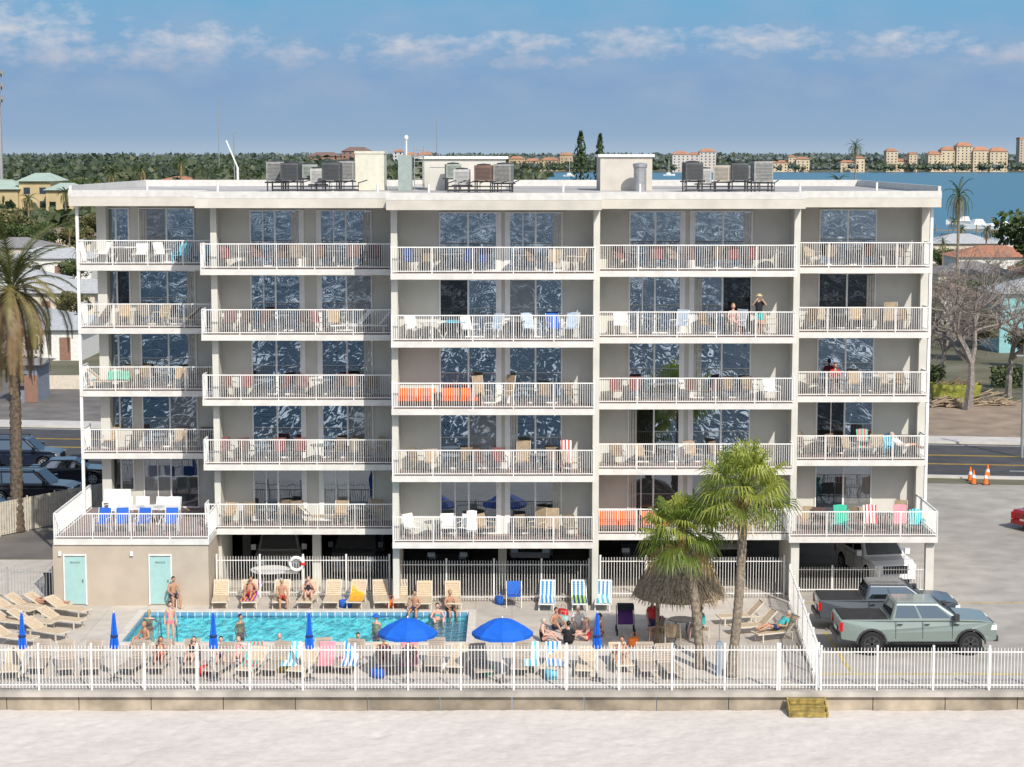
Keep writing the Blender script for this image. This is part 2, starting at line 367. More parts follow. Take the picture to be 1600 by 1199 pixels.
bm=mk(n,'ShaderNodeBump'); bm.inputs['Strength'].default_value=1; bm.inputs['Distance'].default_value=.2; l.new(z.outputs[0],bm.inputs['Height']); l.new(bm.outputs[0],gl.inputs['Normal'])
fr=mk(n,'ShaderNodeFresnel'); fr.inputs[0].default_value=1.22; l.new(bm.outputs[0],fr.inputs['Normal'])
mx=mk(n,'ShaderNodeMixShader'); l.new(fr.outputs[0],mx.inputs[0]); l.new(tr.outputs[0],mx.inputs[1]); l.new(gl.outputs[0],mx.inputs[2]); l.new(mx.outputs[0],mk(n,'ShaderNodeOutputMaterial').inputs[0])
b=B(); b.add([(-hx+t,-hy+t,-.13),(hx-t,-hy+t,-.13),(hx-t,hy-t,-.13),(-hx+t,hy-t,-.13)],[(0,1,2,3)]); pw=b.ob('water',wm,sp)
ld=emp('pool_ladder',(G(262,1005)[0],y0+.05,0)); tag(ld,'stainless steel handrail at the pool edge','pool ladder')
for sx_ in (-.3,.3):
    b=B(); b.tube([(sx_,.5,-.9),(sx_,.35,.1),(sx_,.25,.75),(sx_,-.1,.8),(sx_,-.35,.45),(sx_,-.4,.05)],.022,6); b.ob('handrail',chrome,ld,smooth=True)
# seawall
swm=mat('seawall concrete',(.44,.37,.28),.9,.35,1.0,.5,world=True,big=.4)
sw=emp('seawall',(0,67.2,0)); tag(sw,'low stained concrete seawall between sand and pool deck','seawall')
b=B()
for i in range(-14,15): b.box(i*2.5+.015,(i+1)*2.5-.015,.04,.28,-1.0,-.12)
b.ob('wall_panel',swm,sw)
b=B(); b.box(-36,38,-.12,.42,-.12,.06); b.ob('cap',mat('seawall cap',(.52,.48,.42),.9,.25,1.0,.3,world=True,big=.3),sw)
st=emp('beach_steps',(G(1258,1110,-.6)[0],66.65,-.62)); tag(st,'low weathered yellow timber steps against the seawall','steps')
yt=mat('yellow timber',(.36,.265,.075),.85,.35,5)
for i in range(3):
    b=B(); b.box(-.62,.62,-.34+i*.24,-.10+i*.24,.12+i*.17,.16+i*.17); b.box(-.60,.60,-.33+i*.24,-.30+i*.24,i*.17,.12+i*.17); b.ob('tread',yt,st)
for s_ in (-.65,.65):
    b=B(); b.add([(s_-.025,-.36,0),(s_-.025,.36,0),(s_-.025,.36,.55),(s_-.025,-.36,.14),(s_+.025,-.36,0),(s_+.025,.36,0),(s_+.025,.36,.55),(s_+.025,-.36,.14)],[(0,1,2,3),(7,6,5,4),(0,4,5,1),(1,5,6,2),(2,6,7,3),(3,7,4,0)]); b.ob('stringer',yt,st)
# ------------------------------------------------ fences
def fence(pts,h,label,spacing=.115,postgap=1.85,m=fencew,pw=.018,group=None,z=0,rails=(.12,.9)):
    p0=Vector((pts[0][0],pts[0][1],z)); p1=Vector((pts[1][0],pts[1][1],z)); Ln=(p1-p0).length; d=(p1-p0).normalized(); ang=math.atan2(d.y,d.x)
    f=emp('fence',p0,ang); tag(f,label,'fence',group)
    n=max(1,round(Ln/postgap)); 
    for i in range(n+1):
        x=Ln*i/n; b=B(); b.box(x-.032,x+.032,-.032,.032,0,h+.05); b.lathe([(.05,h+.05),(.03,h+.09),(.0,h+.1)],4,(x,0,0)); b.ob('post',m,f)
    b=B(); k=int(Ln/spacing)
    for i in range(1,k): x=Ln*i/k; b.box(x-pw/2,x+pw/2,-.010,.010,.06,h)
    for r in rails: b.box(0,Ln,-.018,.018,h*r-.016,h*r+.016)
    b.ob('picket_panel',m,f); return f
fence([(-31,67.35),(G(1215,1083)[0],67.35)],1.58,'white metal picket fence on the seawall cap',z=.06)
fence([(G(1215,1083)[0]+.08,67.35),(10.55,67.35)],1.58,'white metal picket gate in the seawall fence',postgap=1.4,z=.06)
fence([(10.7,67.35),(34,67.35)],1.5,'white metal picket fence along the parking lot',postgap=2.0,z=.06)
fence([(10.65,67.6),(11.5,80.9)],1.6,'white picket fence between pool deck and parking lot',postgap=2.2)
fence([(-12.4,82.2),(-5.15,82.2)],1.75,'white picket fence behind the row of loungers')
fence([(-4.7,81.3),(3.2,81.3)],1.75,'white picket fence across the garage opening')
fence([(3.7,82.0),(11.4,82.0)],1.75,'white picket fence beside the thatched hut')
fence([(11.6,83.1),(17.6,83.1)],1.1,'white picket fence in front of the parked suv')
fence([(-31,86.5),(-19.9,103)],1.7,'pale slatted fence beside the driveway',spacing=.16,pw=.12,m=mat('pale fence slats',(.60,.55,.45),.8,.15,3))
fence([(-26.5,80.9),(-19.0,80.9)],1.5,'grey picket fence next to the restroom block',m=mat('grey fence',(.33,.33,.32),.6,.1),spacing=.13)
# ------------------------------------------------ building
FL=[2.8+2.74*k for k in range(5)]
bays=[(-18.8,-12.66,86.0),(-12.97,-5.02,82.8),(-4.87,3.35,79.8),(3.52,11.68,81.6),(11.9,17.7,84.0)]
WD=1.9; YB=104
bl=emp('apartment_building',(0,86,0)); tag(bl,'six-storey beige beachfront apartment building with staggered white balconies','building')
def bo(b,name,mats,parent=bl,**k):  # builder coords are world; parent sits at (0,86,0)
    b.v=[(x,y-86,z) for x,y,z in b.v]; return b.ob(name,mats,parent,**k)
xs=[-18.15,-12.5,-4.76,3.42,11.78,17.8]
poly=[]
for i,(a,c,yf) in enumerate(bays): poly+=[(xs[i],yf+WD),(xs[i+1],yf+WD)]
poly+=[(xs[-1],YB-1),(xs[0],YB-1)]
bo(B().ext(poly,2.55,16.3),'wall',stucco)
rx=[-18.98,-13.08,-5.0,3.57,11.93,17.95]; poly=[]
for i,(a,c,yf) in enumerate(bays): poly+=[(rx[i],yf-.45),(rx[i+1],yf-.45)]
poly+=[(rx[-1],YB-.5),(rx[0],YB-.5)]
bo(B().ext(poly,16.31,16.88,0,1),'roof',[fascia,roofm])
# parapet lip
b=B()
n=len(poly)
for i in range(n):
    (ax,ay),(bx,by)=poly[i],poly[(i+1)%n]
    zt=16.99 if i<2*len(bays)-1 else 17.2
    if abs(ay-by)<.01: 
        s_=.12 if ay<100 else -.3; xa,xb=sorted((ax,bx)); b.box(xa-.01,xb+.01,min(ay,ay+s_)-.01,max(ay,ay+s_),16.7,zt)
    else: ya,yb=sorted((ay,by)); s_=1 if i==n-1 or bx<0 else -1; b.box(min(ax,ax+.12*s_),max(ax,ax+.12*s_),ya+.13,yb-.31,16.885,zt-.01 if i>=2*len(bays)-1 else 16.98)
bo(b,'parapet',mat('parapet metal',(.60,.59,.56),.6,.08))
fins=[(-12.5,83.5),(-4.76,80.4),(3.42,80.4),(11.78,82.3)]
for x,yf in fins:
    bo(B().box(x-.13,x+.13,yf,yf+3.2,0,16.305),'dividing_wall',stucco2)
bo(B().box(-18.16,-17.75,87.2,87.89,2.81,16.3),'dividing_wall',stucco2)
bo(B().box(17.52,17.85,85.3,85.89,2.81,16.3),'dividing_wall',stucco2)
for x,y in ((-18.75,86.1),(17.68,84.1)): bo(B().box(x-.06,x+.06,y-.06,y+.06,2.8,16.3),'corner_post',white)
def railing(b,x0_,x1_,yf,z,yr):
    h=1.05
    def run(p,q_):
        p=Vector(p);q_=Vector(q_);Ln=(q_-p).length;d=(q_-p)/Ln
        b.bar(p+Vector((0,0,h)),q_+Vector((0,0,h)),.06,.042); b.bar(p+Vector((0,0,.09)),q_+Vector((0,0,.09)),.035,.032)
        k=int(Ln/.092)
        for i in range(1,k):
            c=p+d*(Ln*i/k); w=.0088; b.box(c.x-w,c.x+w,c.y-w,c.y+w,z+.1,z+h-.02)
        k=max(1,round(Ln/1.6))
        for i in range(k+1):
            c=p+d*(Ln*i/k); w=.018; b.box(c.x-w,c.x+w,c.y-w,c.y+w,z-.02,z+h-.01)
    run((x0_,yf+.04,z),(x1_,yf+.04,z)); run((x0_,yf+.1,z),(x0_,yr,z)); run((x1_,yf+.1,z),(x1_,yr,z))
def kid(b,name,m,o): b.v=[(x,y-86,zz) for x,y,zz in b.v]; return b.ob(name,m,o)
blind=mat('vertical blind',(.50,.48,.43),.8,.1,6)
for i,(a,c,yf) in enumerate(bays):
    for k,z in enumerate(FL):
        y_=yf
        xa,xb=a,c
        if k==0 and i==0: y_,xa,xb=80.55,-18.85,-12.45
        if k==0 and i==4: y_,xa,xb=81.0,11.45,17.6
        o=bo(B().box(xa,xb,y_,yf+WD,z-.24,z,0),'balcony',slabm)
        kid(B().box(xa+.1,xb-.1,y_+.12,yf+WD-.003,z+.001,z+.012),'floor',floorm,o)
        rb=B(); yr=yf+WD-.05 if i in (0,4) else y_+1.0
        railing(rb,xa+.03,xb-.03,y_,z,yr); kid(rb,'railing',white,o)
        pxs={0:[(162,200,1),(218,302,2)],1:[(392,467,2),(502,579,2)],2:[(688,775,2),(797,877,2)],3:[(985,1063,2),(1086,1174,2)],4:[(1282,1368,2)]}[i]
        Yw=yf+WD
        for j,(pa,pb,np_) in enumerate(pxs):
            X0,X1=PX(pa,Yw,15.5),PX(pb,Yw,15.5); zb=z+.06; zt=z+2.36
            if np_==1: zb=z+.85
            w=emp('sliding_door' if np_==2 else 'window',((X0+X1)/2,Yw-86,zb),parent=bl)
            hw=(X1-X0)/2; hh=zt-zb
            fb=B(); fw=.055
            fb.box(-hw-fw,-hw,-.06,.0,-.05,hh+.05); fb.box(hw,hw+fw,-.06,0,-.05,hh+.05); fb.box(-hw,hw,-.06,0,hh,hh+.05); fb.box(-hw,hw,-.06,0,-.05,0)
            fb.box(-.036,.036,-.05,0,0,hh)
            if R.random()<.3 and np_==2: fb.box(-hw*.5-.02,-hw*.5+.02,-.045,0,0,hh)
            fb.ob('frame',frame,w)
            for s_ in (0,1):
                xa_,xb_=(-hw,-.037) if s_==0 else (.037,hw)
                m=glA if k>0 else glD
                rr=R.random()
                if rr<.06: m=glC
                elif rr<.11: m=glB
                tl=U(-.002,.002)
                pb_=B(); pb_.add([(xa_,-.02+tl,0),(xb_,-.02-tl,0),(xb_,-.02-tl+U(-.002,.002),hh),(xa_,-.02+tl,hh)],[(0,1,2,3)])
                pb_.ob('pane',m,w)
            if np_==2 and R.random()<.4:
                s_=R.choice((-1,1)); b=B()
                for t_ in range(3): xx=s_*(hw-.06-t_*.11); b.box(xx-.045,xx+.045,-.03,-.026,.05,hh-.05)
                b.ob('blind',blind,w)
            if np_==2 and i in(1,2,3):
                jb=B(); s_=1 if j==0 else -1; jb.box(s_*(hw+fw+.002),s_*(hw+fw+.16),-.045,-.001,-.05,hh+.05) if s_>0 else jb.box(-(hw+fw+.16),-(hw+fw+.002),-.045,-.001,-.05,hh+.05)
                jb.ob('jamb',frame,w)
for px,Y in ((495,84.5),(785,84.5),(1080,84.5),(385,90),(930,90),(620,92)):
    bo(B().box(PX(px,Y,1)-.18,PX(px,Y,1)+.18,Y,Y+.4,0,2.54),'column',stucco2)
for x,y in ((17.35,81.3),(11.75,81.3)): bo(B().box(x-.17,x+.17,y,y+.34,0,2.555),'column',stucco2)
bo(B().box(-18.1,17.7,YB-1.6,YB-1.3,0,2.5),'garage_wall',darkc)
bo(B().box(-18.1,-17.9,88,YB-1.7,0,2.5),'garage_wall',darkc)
bo(B().box(-18.9,-12.5,80.62,87.5,0,2.555),'restroom_wall',beige)
for px,word in ((118,'PRIVATE'),(251,'PRIVATE')):
    X=PX(px,80.6,1); d=emp('door',(X,80.6-86,0),parent=bl)
    B().box(-.42,.42,-.03,.015,.08,2.05).ob('door_panel',teal,d)
    fb=B(); fb.box(-.48,-.425,-.045,.015,.05,2.1); fb.box(.425,.48,-.045,.015,.05,2.1); fb.box(-.48,.48,-.045,.015,2.102,2.16); fb.ob('frame',mat('door frame white',(.7,.72,.7),.5,.05),d)
    hb=B(); hb.box(.30,.34,-.08,-.031,1.0,1.12); hb.ob('handle',chrome,d)
    cu=bpy.data.curves.new('door_sign','FONT'); cu.body=word; cu.size=.11; cu.align_x='CENTER'; cu.extrude=.003
    to=bpy.data.objects.new('door_sign',cu); COL.objects.link(to); bpy.context.view_layer.update()
    me=bpy.data.meshes.new_from_object(to.evaluated_get(bpy.context.evaluated_depsgraph_get())); bpy.data.objects.remove(to)
    me.materials.clear(); me.materials.append(mat('sign lettering',(.06,.09,.10),.6,.05)); to=bpy.data.objects.new('door_sign',me); COL.objects.link(to)
    to.rotation_euler=(math.pi/2,0,0); to.location=(0,-.036,1.78); setp(to,d)
for px in (205,63+30):
    X=PX(px,80.5,2.2); bo(B().box(X-.06,X+.06,80.52,80.6,2.1,2.28),'wall_lamp',white)
# roof structures
def rb_(pa,pb,Y0,Y1,pt,name,m,over=0,mt=None):
    X0,X1=PX(pa,Y0,17.5),PX(pb,Y0,17.5); z=PZ(pt,Y0)
    b=B().box(X0,X1,Y0,Y1,16.885,z)
    if over: b.box(X0-over,X1+over,Y0-over,Y1+over,z,z+.12,1)
    return bo(b,name,[m,mt or m])
rb_(660,790,93,97,249,'roof_bulkhead',stucco2,.12,white)
rb_(938,1019,90,94,246,'roof_bulkhead',fascia,.1,white)
rb_(555,600,91,93,241,'roof_cabinet',mat('cream cabinet',(.62,.61,.50),.6,.08),.03)
rb_(622,643,90.5,91.4,243,'roof_cabinet',mat('grey green metal',(.30,.36,.34),.6,.1))
rb_(672,700,90.8,91.8,262,'roof_cabinet',stucco2,.03)
b=B()
X=PX(655,92.8,17.5)
for s_ in (-.22,.22): b.tube([(X+s_,92.8,16.9),(X+s_,92.8,18.9)],.025,5)
for i in range(7): b.tube([(X-.22,92.8,17.1+i*.27),(X+.22,92.8,17.1+i*.27)],.018,5)
bo(b,'roof_ladder',steel)
bo(B().lathe([(.28,16.885),(.28,17.9),(.32,17.95),(.32,18.1),(0,18.15)],14,(PX(1000,89,17.5),89,0)),'roof_vent',steel,smooth=False)
for px,Y in ((230,90),(520,86),(1000,85),(800,87),(1250,88),(340,88),(1370,90),(670,84),(880,86),(590,85)):
    bo(B().lathe([(.05,16.885),(.05,17.25),(0,17.26)],8,(PX(px,Y,17),Y,0)),'vent_pipe',white)
def ac_t(m,bar,hgt,base,w=.4):
    t=B().box(-w,w,-w,w,base,base+hgt).ob('air_conditioner',m,link=False)
    cb=B(); n_=int((hgt-.12)/.06)
    for i in range(n_): zz=base+.07+i*.06; cb.box(-w+.05,w-.05,-w-.008,-w-.002,zz,zz+bar); cb.box(-w-.008,-w-.002,-w+.05,w-.05,zz,zz+bar); cb.box(w+.002,w+.008,-w+.05,w-.05,zz,zz+bar)
    cb.ob('grille',acd,t,link=False)
    B().lathe([(w*.8,base+hgt+.002),(w*.8,base+hgt+.05),(w*.7,base+hgt+.05),(.05,base+hgt+.08),(0,base+hgt+.08)],14).ob('fan_cover',acd,t,link=False)
    for x in (-w+.04,w-.04):
        for y in (-w+.04,w-.04): B().box(x-.025,x+.025,y-.025,y+.025,0,base).ob('leg',darkm,t,link=False)
    B().bar((-w-.1,-.3,base-.05),(w+.1,-.3,base-.05),.06,.06).bar((-w-.1,.3,base-.05),(w+.1,.3,base-.05),.06,.06).ob('stand_rail',darkm,t,link=False)
    return t
acs=[ac_t(acm,.018,.85,.45),ac_t(mat('dark ac casing',(.10,.105,.11),.6,.2),.03,.8,.5),ac_t(mat('beige ac casing',(.50,.45,.36),.6,.15),.015,.75,.5,.37),ac_t(mat('brown ac casing',(.20,.12,.09),.6,.2),.02,.7,.55),ac_t(mat('light ac casing',(.52,.52,.50),.6,.15),.012,.7,.35,.36),ac_t(mat('green grey ac casing',(.30,.35,.31),.6,.15),.015,.62,.6,.35)]
for px,Y,t in ((434,88,0),(455,87,1),(484,89.5,5),(497,88.5,4),(519,87,1),(541,91,0),(722,87,4),(756,86,3),(787,86.5,0),(708,90,5),(1082,88,1),(1100,91,4),(1128,87,2),(1154,88.2,1),(1190,86,0),(1176,90,5)):
    clone(acs[t],(PX(px,Y,17.5),Y,16.885),U(-.2,.2),U(.9,1.05),'box-shaped rooftop air conditioner on a steel stand','air conditioner','rooftop air conditioners')
for k,(pa,pb,Y) in enumerate(((425,560,85.5),(700,800,84.8),(1070,1210,85.3))):
    b=B(); X0,X1=PX(pa,Y,17),PX(pb,Y,17); b.tube([(X0,Y,17.0),(X1,Y,17.0)],.04,5); b.tube([(X0,Y+.3,17.15),(X1,Y+.3,17.15)],.03,5)
    for j in range(7): x=X0+(X1-X0)*j/6; b.tube([(x,Y,16.89),(x,Y,17.3),(x+.3,Y+1,17.4)],.025,5)
    bo(b,'roof_pipework',darkm)
print('building done')
# ------------------------------------------------ furniture templates (feet towards -Y)
def chair_t(name,fab,fr,high=.95):
    t=emp(name,link=False)
    B().add([(-.25,-.25,.42),(.25,-.25,.42),(.25,.22,.38),(-.25,.22,.38),(-.25,-.25,.445),(.25,-.25,.445),(.25,.22,.405),(-.25,.22,.405)],[(0,3,2,1),(4,5,6,7),(0,1,5,4),(1,2,6,5),(2,3,7,6),(3,0,4,7)]).ob('seat',fab,t,link=False)
    B().bar((0,.23,.42),(0,.36,high),.5,.035).ob('backrest',fab,t,link=False)
    for s_ in (-.28,.28):
        B().tube([(s_,-.27,0),(s_,-.25,.42),(s_,-.22,.64),(s_,.25,.62)],.017,5).ob('armrest',fr,t,link=False)
        B().tube([(s_,.30,0),(s_,.22,.4),(s_,.37,high)],.017,5).ob('leg',fr,t,link=False)
    return t
def lounger_t(fab,fr,ang=40,hb=.75):
    t=emp('sun_lounger',link=False); a=math.radians(ang)
    b=B()
    for i in range(13): y=-.98+i*.093; b.box(-.27,.27,y,y+.08,.335,.35)
    b.ob('seat',fab,t,link=False)
    b=B(); 
    for i in range(8):
        s0=i*.093; p=Vector((0,.25+math.cos(a)*s0,.345+math.sin(a)*s0)); p2=Vector((0,.25+math.cos(a)*(s0+.08),.345+math.sin(a)*(s0+.08))); b.bar(p,p2,.54,.015)
    b.ob('backrest',fab,t,link=False)
    b=B()
    for s_ in (-.3,.3): b.bar((s_,-1,.33),(s_,.62,.33),.04,.05); b.bar((s_,.25,.35),(s_,.25+math.cos(a)*hb,.35+math.sin(a)*hb),.04,.05)
    b.bar((-.3,-1,.33),(.3,-1,.33),.04,.05); b.bar((-.3,.62,.33),(.3,.62,.33),.04,.05)
    b.bar((-.3,.25+math.cos(a)*hb,.35+math.sin(a)*hb),(.3,.25+math.cos(a)*hb,.35+math.sin(a)*hb),.04,.05); b.ob('frame',fr,t,link=False)
    for s_ in (-.3,.3):
        for y in (-.8,.45): B().bar((s_,y,.31),(s_,y,0),.04,.05).ob('leg',fr,t,link=False)
    return t
def table_t(m,fr,r=.5,h=.72,n=16):
    t=emp('patio_table',link=False)
    B().lathe([(0,h-.03),(r,h-.03),(r,h),(0,h)],n).ob('table_top',m,t,link=False)
    for k in range(4):
        c,s_=math.cos(k*math.pi/2+.78),math.sin(k*math.pi/2+.78); B().tube([(c*r*.8,s_*r*.8,0),(c*r*.5,s_*r*.5,h*.5),(c*r*.7,s_*r*.7,h-.03)],.018,5).ob('leg',fr,t,link=False)
    return t
def adir_t(m):
    t=emp('adirondack_chair',link=False)
    B().bar((0,-.3,.36),(0,.22,.24),.5,.03).ob('seat',m,t,link=False)
    b=B()
    for i in range(5): x=-.2+i*.1; b.bar((x,.2,.24),(x*1.15,.5,.92-abs(i-2)*.04),.085,.02)
    b.ob('backrest',m,t,link=False)
    for s_ in (-.3,.3):
        B().bar((s_,-.35,.52),(s_,.35,.50),.12,.025).ob('armrest',m,t,link=False)
        B().bar((s_,-.3,.5),(s_,-.3,0),.03,.09).ob('leg',m,t,link=False); B().bar((s_,-.28,.33),(s_,.45,.03),.03,.09).ob('leg',m,t,link=False)
    return t
def sofa_t(m):
    t=emp('outdoor_sofa',link=False)
    B().box(-.85,.85,-.35,.35,.08,.24).ob('base',brown,t,link=False)
    for x in (-.42,.42):
        B().box(x-.4,x+.4,-.33,.25,.25,.40).ob('seat_cushion',m,t,link=False); B().bar((x,.2,.40),(x,.32,.72),.78,.14).ob('back_cushion',m,t,link=False)
    for x in (-.84,.84): B().box(x-.06,x+.06,-.35,.35,.08,.55).ob('armrest',brown,t,link=False)
    return t
whp=mat('white plastic',(.78,.78,.76),.4,.04)
T={'c':(chair_t('patio_chair',tan,cream),'tan sling patio chair with cream frame','patio chair'),
 'd':(chair_t('patio_chair',mat('dark tan sling',(.20,.15,.10),.8,.2,8),darkm),'brown sling patio chair with dark frame','patio chair'),
 'r':(chair_t('patio_chair',rust,darkm),'dark red sling patio chair with black frame','patio chair'),
 'k':(chair_t('patio_chair',brown,darkm),'dark brown wicker patio chair','patio chair'),
 'h':(chair_t('patio_chair',tan,cream,1.25),'high-backed tan sling patio chair','patio chair'),
 'w':(chair_t('patio_chair',whp,whp),'white plastic patio chair with armrests','patio chair'),
 'b':(chair_t('patio_chair',navyf,darkm),'patio chair with navy blue cushions','patio chair'),
 'B':(chair_t('patio_chair',bluef,whp,1.0),'white framed chair with bright blue sling','patio chair'),
 'L':(chair_t('patio_chair',mat('pale blue sling',(.45,.55,.65),.8,.1),whp,1.05),'white framed chair with pale blue sling','patio chair'),
 't':(table_t(mat('glass table top',(.20,.20,.19),.2,.1),darkm,.42),'round patio table with four legs','patio table'),
 'T':(table_t(whp,whp,.6),'round white patio table on the balcony','patio table'),
 'A':(table_t(lblue,whp,.6),'round table with pale blue top','patio table'),
 'n':(adir_t(aqua),'aqua adirondack chair with slatted back','adirondack chair'),
 'm':(adir_t(lblue),'light blue adirondack chair with slatted back','adirondack chair'),
 'o':(sofa_t(orange),'outdoor sofa with bright orange cushions','sofa'),
 'l':(lounger_t(tan,cream),'tan slatted sun lounger with raised back','sun lounger'),
 'x':(lounger_t(whp,whp,50),'white slatted sun lounger with steep back','sun lounger')}
rows={0:['','cdtcd','lddtcd','dcdcll','wTwwmm'],1:['cdtddlctc','rktrrtddc','krtrrtrkd','rkrtkrcxx','rtrkdktrr'],2:['wtwwc dhhd','dctdkrhtdc','oo.hhtdd','wTAwLtLBL','bdtbb tdcc'],
 3:['oo.cdtc','dctcdtd','rrttkrddw','wtLdLc','rtrdkdrrt'],4:['','dtdctcmd','dttctcd','dctcdhd','cdtktd']}
fg='balcony furniture'
for i,(a,c,yf) in enumerate(bays):
    for k in range(5):
        s_=rows[i][k]
        if not s_: continue
        w=(c-a-1.0)/len(s_)
        for j,ch in enumerate(s_):
            if ch in ' .': continue
            xx=a+.5+w*(j+.5)
            t,lb,ct=T[ch]; Y=yf+(.95 if ch!='l' and ch!='x' else 1.05)+U(-.15,.45)*(ch not in 'lxo')
            rz=U(-.9,.9) if ch not in 'olx' else (0 if ch=='o' else U(1.2,1.8)*R.choice((-1,1)))
            if ch=='o': xx=a+.95+1.8*j
            else: xx+=U(-.12,.12)
            clone(t,(xx,Y,FL[k]+.012),rz,U(.93,1.02),lb,ct,fg)
for px in (160,192,223,268): clone(T['B'][0],(PX(px,81.9,3),81.9,2.812),U(-.2,.2),1.0,'white framed chair with bright blue sling','patio chair',fg)
for px in (205,235,262): clone(T['T'][0],(PX(px,84,3),84,2.812),0,1,'round white patio table on the deck','patio table',fg)
for px in (175,195,222,250,270): clone(T['w'][0],(PX(px,84.9,3),84.9,2.812),U(-.3,.3),1,'white plastic patio chair with armrests','patio chair',fg)
b=B(); b.box(-.6,.6,-.02,.02,.45,.95); b.box(-.6,.6,-.45,0,.40,.45); b.box(-.6,-.53,-.45,0,0,.4); b.box(.53,.6,-.45,0,0,.4)
o=b.ob('bench',whp,loc=(PX(182,86.9,3),87.2,2.812)); tag(o,'white bench with solid back against the wall','bench')
for px,ch in ((1262,'c'),(1277,'k'),(1312,'n'),(1330,'d'),(1357,'c'),(1405,'h'),(1430,'n'),(1290,'t'),(1380,'t')):
    t,lb,ct=T[ch]; clone(t,(PX(px,82.3,3),82.3+U(-.2,.3),2.812),U(-.4,.4),1,lb,ct,fg)
def towel(x,y,z,m,label,w=.5,h=.8,rz=0,tilt=.25):
    b=B(); n=8
    vs=[];fs=[]
    for i in range(n+1):
        t=i/n
        for s_ in (-1,0,1): vs.append((s_*w/2*(1+.04*math.sin(i)),tilt*t+.012*math.sin(i*1.7+s_),h*t-.03*abs(s_)))
    for i in range(n): 
        for k in range(2): fs.append((i*3+k,i*3+k+1,(i+1)*3+k+1,(i+1)*3+k))
    b.add(vs,fs); o=b.ob('beach_towel',m,loc=(x,y,z),rz=rz,smooth=True); tag(o,label,'towel'); return o
mul=stripes('multicolour stripes',(.6,.1,.1),(.1,.5,.4),7); rw=stripes('red white stripes',(.65,.05,.05),(.75,.75,.72),7); bw=stripes('blue white beach stripes',(.03,.25,.6),(.78,.78,.76),6); gwb=stripes('green navy stripes',(.03,.05,.2),(.35,.6,.1),6); aq=stripes('aqua stripes',(.1,.5,.6),(.75,.8,.8),5); py_=stripes('purple orange stripes',(.3,.05,.35),(.8,.35,.08),7)
for px,m,lb in ((1312,green,'green towel over a balcony chair'),(1358,rw,'red and white striped towel over a chair'),(1405,pink,'pink towel over a balcony chair')):
    towel(PX(px,82.3,3.5),82.0,3.2,m,lb,.55,.75)
towel(PX(885,80.8,7),80.8,5.75,rw,'red and white towel standing over a chair',.45,1.1)
towel(PX(1348,85,7),84.9,5.95,mul,'colourful towel over a balcony chair',.5,.8)
towel(PX(737,80.6,4),80.6,3.1,whp,'white towel over a balcony chair',.4,.85)
towel(PX(185,87,9),86.9,8.7,green,'green towel drying over a chair',.9,.35)
# ------------------------------------------------ people
BASE={'stand':dict(pel=(0,0,.93),bel=(0,0,1.08),che=(0,0,1.27),nec=(0,0,1.45),hb=(0,-.01,1.52),sh=(.165,0,1.38),el=(.22,.03,1.11),wr=(.23,-.06,.88),pa=(.23,-.085,.81),hi=(.09,0,.88),kn=(.11,-.02,.48),an=(.11,.02,.08),to=(.13,-.13,.035)),
'sit':dict(pel=(0,0,.56),bel=(0,.02,.71),che=(0,0,.90),nec=(0,-.03,1.07),hb=(0,-.05,1.13),sh=(.165,-.01,1.0),el=(.24,-.10,.76),wr=(.16,-.33,.66),pa=(.13,-.39,.64),hi=(.09,-.02,.54),kn=(.15,-.44,.53),an=(.15,-.46,.09),to=(.16,-.6,.04)),
'recline':dict(pel=(0,0,.47),bel=(0,.13,.56),che=(0,.28,.69),nec=(0,.42,.82),hb=(0,.45,.87),sh=(.17,.36,.77),el=(.28,.22,.55),wr=(.20,.0,.56),pa=(.16,-.06,.57),hi=(.09,-.06,.46),kn=(.13,-.47,.60),an=(.12,-.85,.43),to=(.14,-.92,.54)),
'lie':dict(pel=(0,0,.45),bel=(0,.15,.46),che=(0,.34,.47),nec=(0,.52,.47),hb=(0,.58,.48),sh=(.17,.45,.46),el=(.26,.2,.42),wr=(.26,-.04,.42),pa=(.26,-.11,.42),hi=(.09,-.05,.44),kn=(.11,-.47,.46),an=(.11,-.88,.42),to=(.14,-.95,.5)),
'floor':dict(pel=(0,0,.13),bel=(0,.04,.28),che=(0,.02,.47),nec=(0,-.01,.64),hb=(0,-.03,.70),sh=(.165,0,.57),el=(.27,-.08,.34),wr=(.22,-.3,.32),pa=(.2,-.36,.34),hi=(.1,-.03,.12),kn=(.2,-.38,.36),an=(.14,-.6,.07),to=(.15,-.73,.04))}
BASE['eyes']=dict(BASE['stand'],el=(.30,-.08,1.25),wr=(.12,-.20,1.50),pa=(.06,-.16,1.55))
BASE['reach']=dict(BASE['stand'],el=(.30,-.16,1.22),wr=(.34,-.40,1.28),pa=(.35,-.47,1.30))
RAD=dict(pel=.125,bel=.115,che=.13,nec=.052,hb=.055,sh=.062,el=.042,wr=.028,pa=.036,hi=.092,kn=.06,an=.038,to=.036)
EDG=[('pel','bel'),('bel','che'),('che','nec'),('nec','hb')]; LE=[('che','sh'),('sh','el'),('el','wr'),('wr','pa'),('pel','hi'),('hi','kn'),('kn','an'),('an','to')]
PC={}
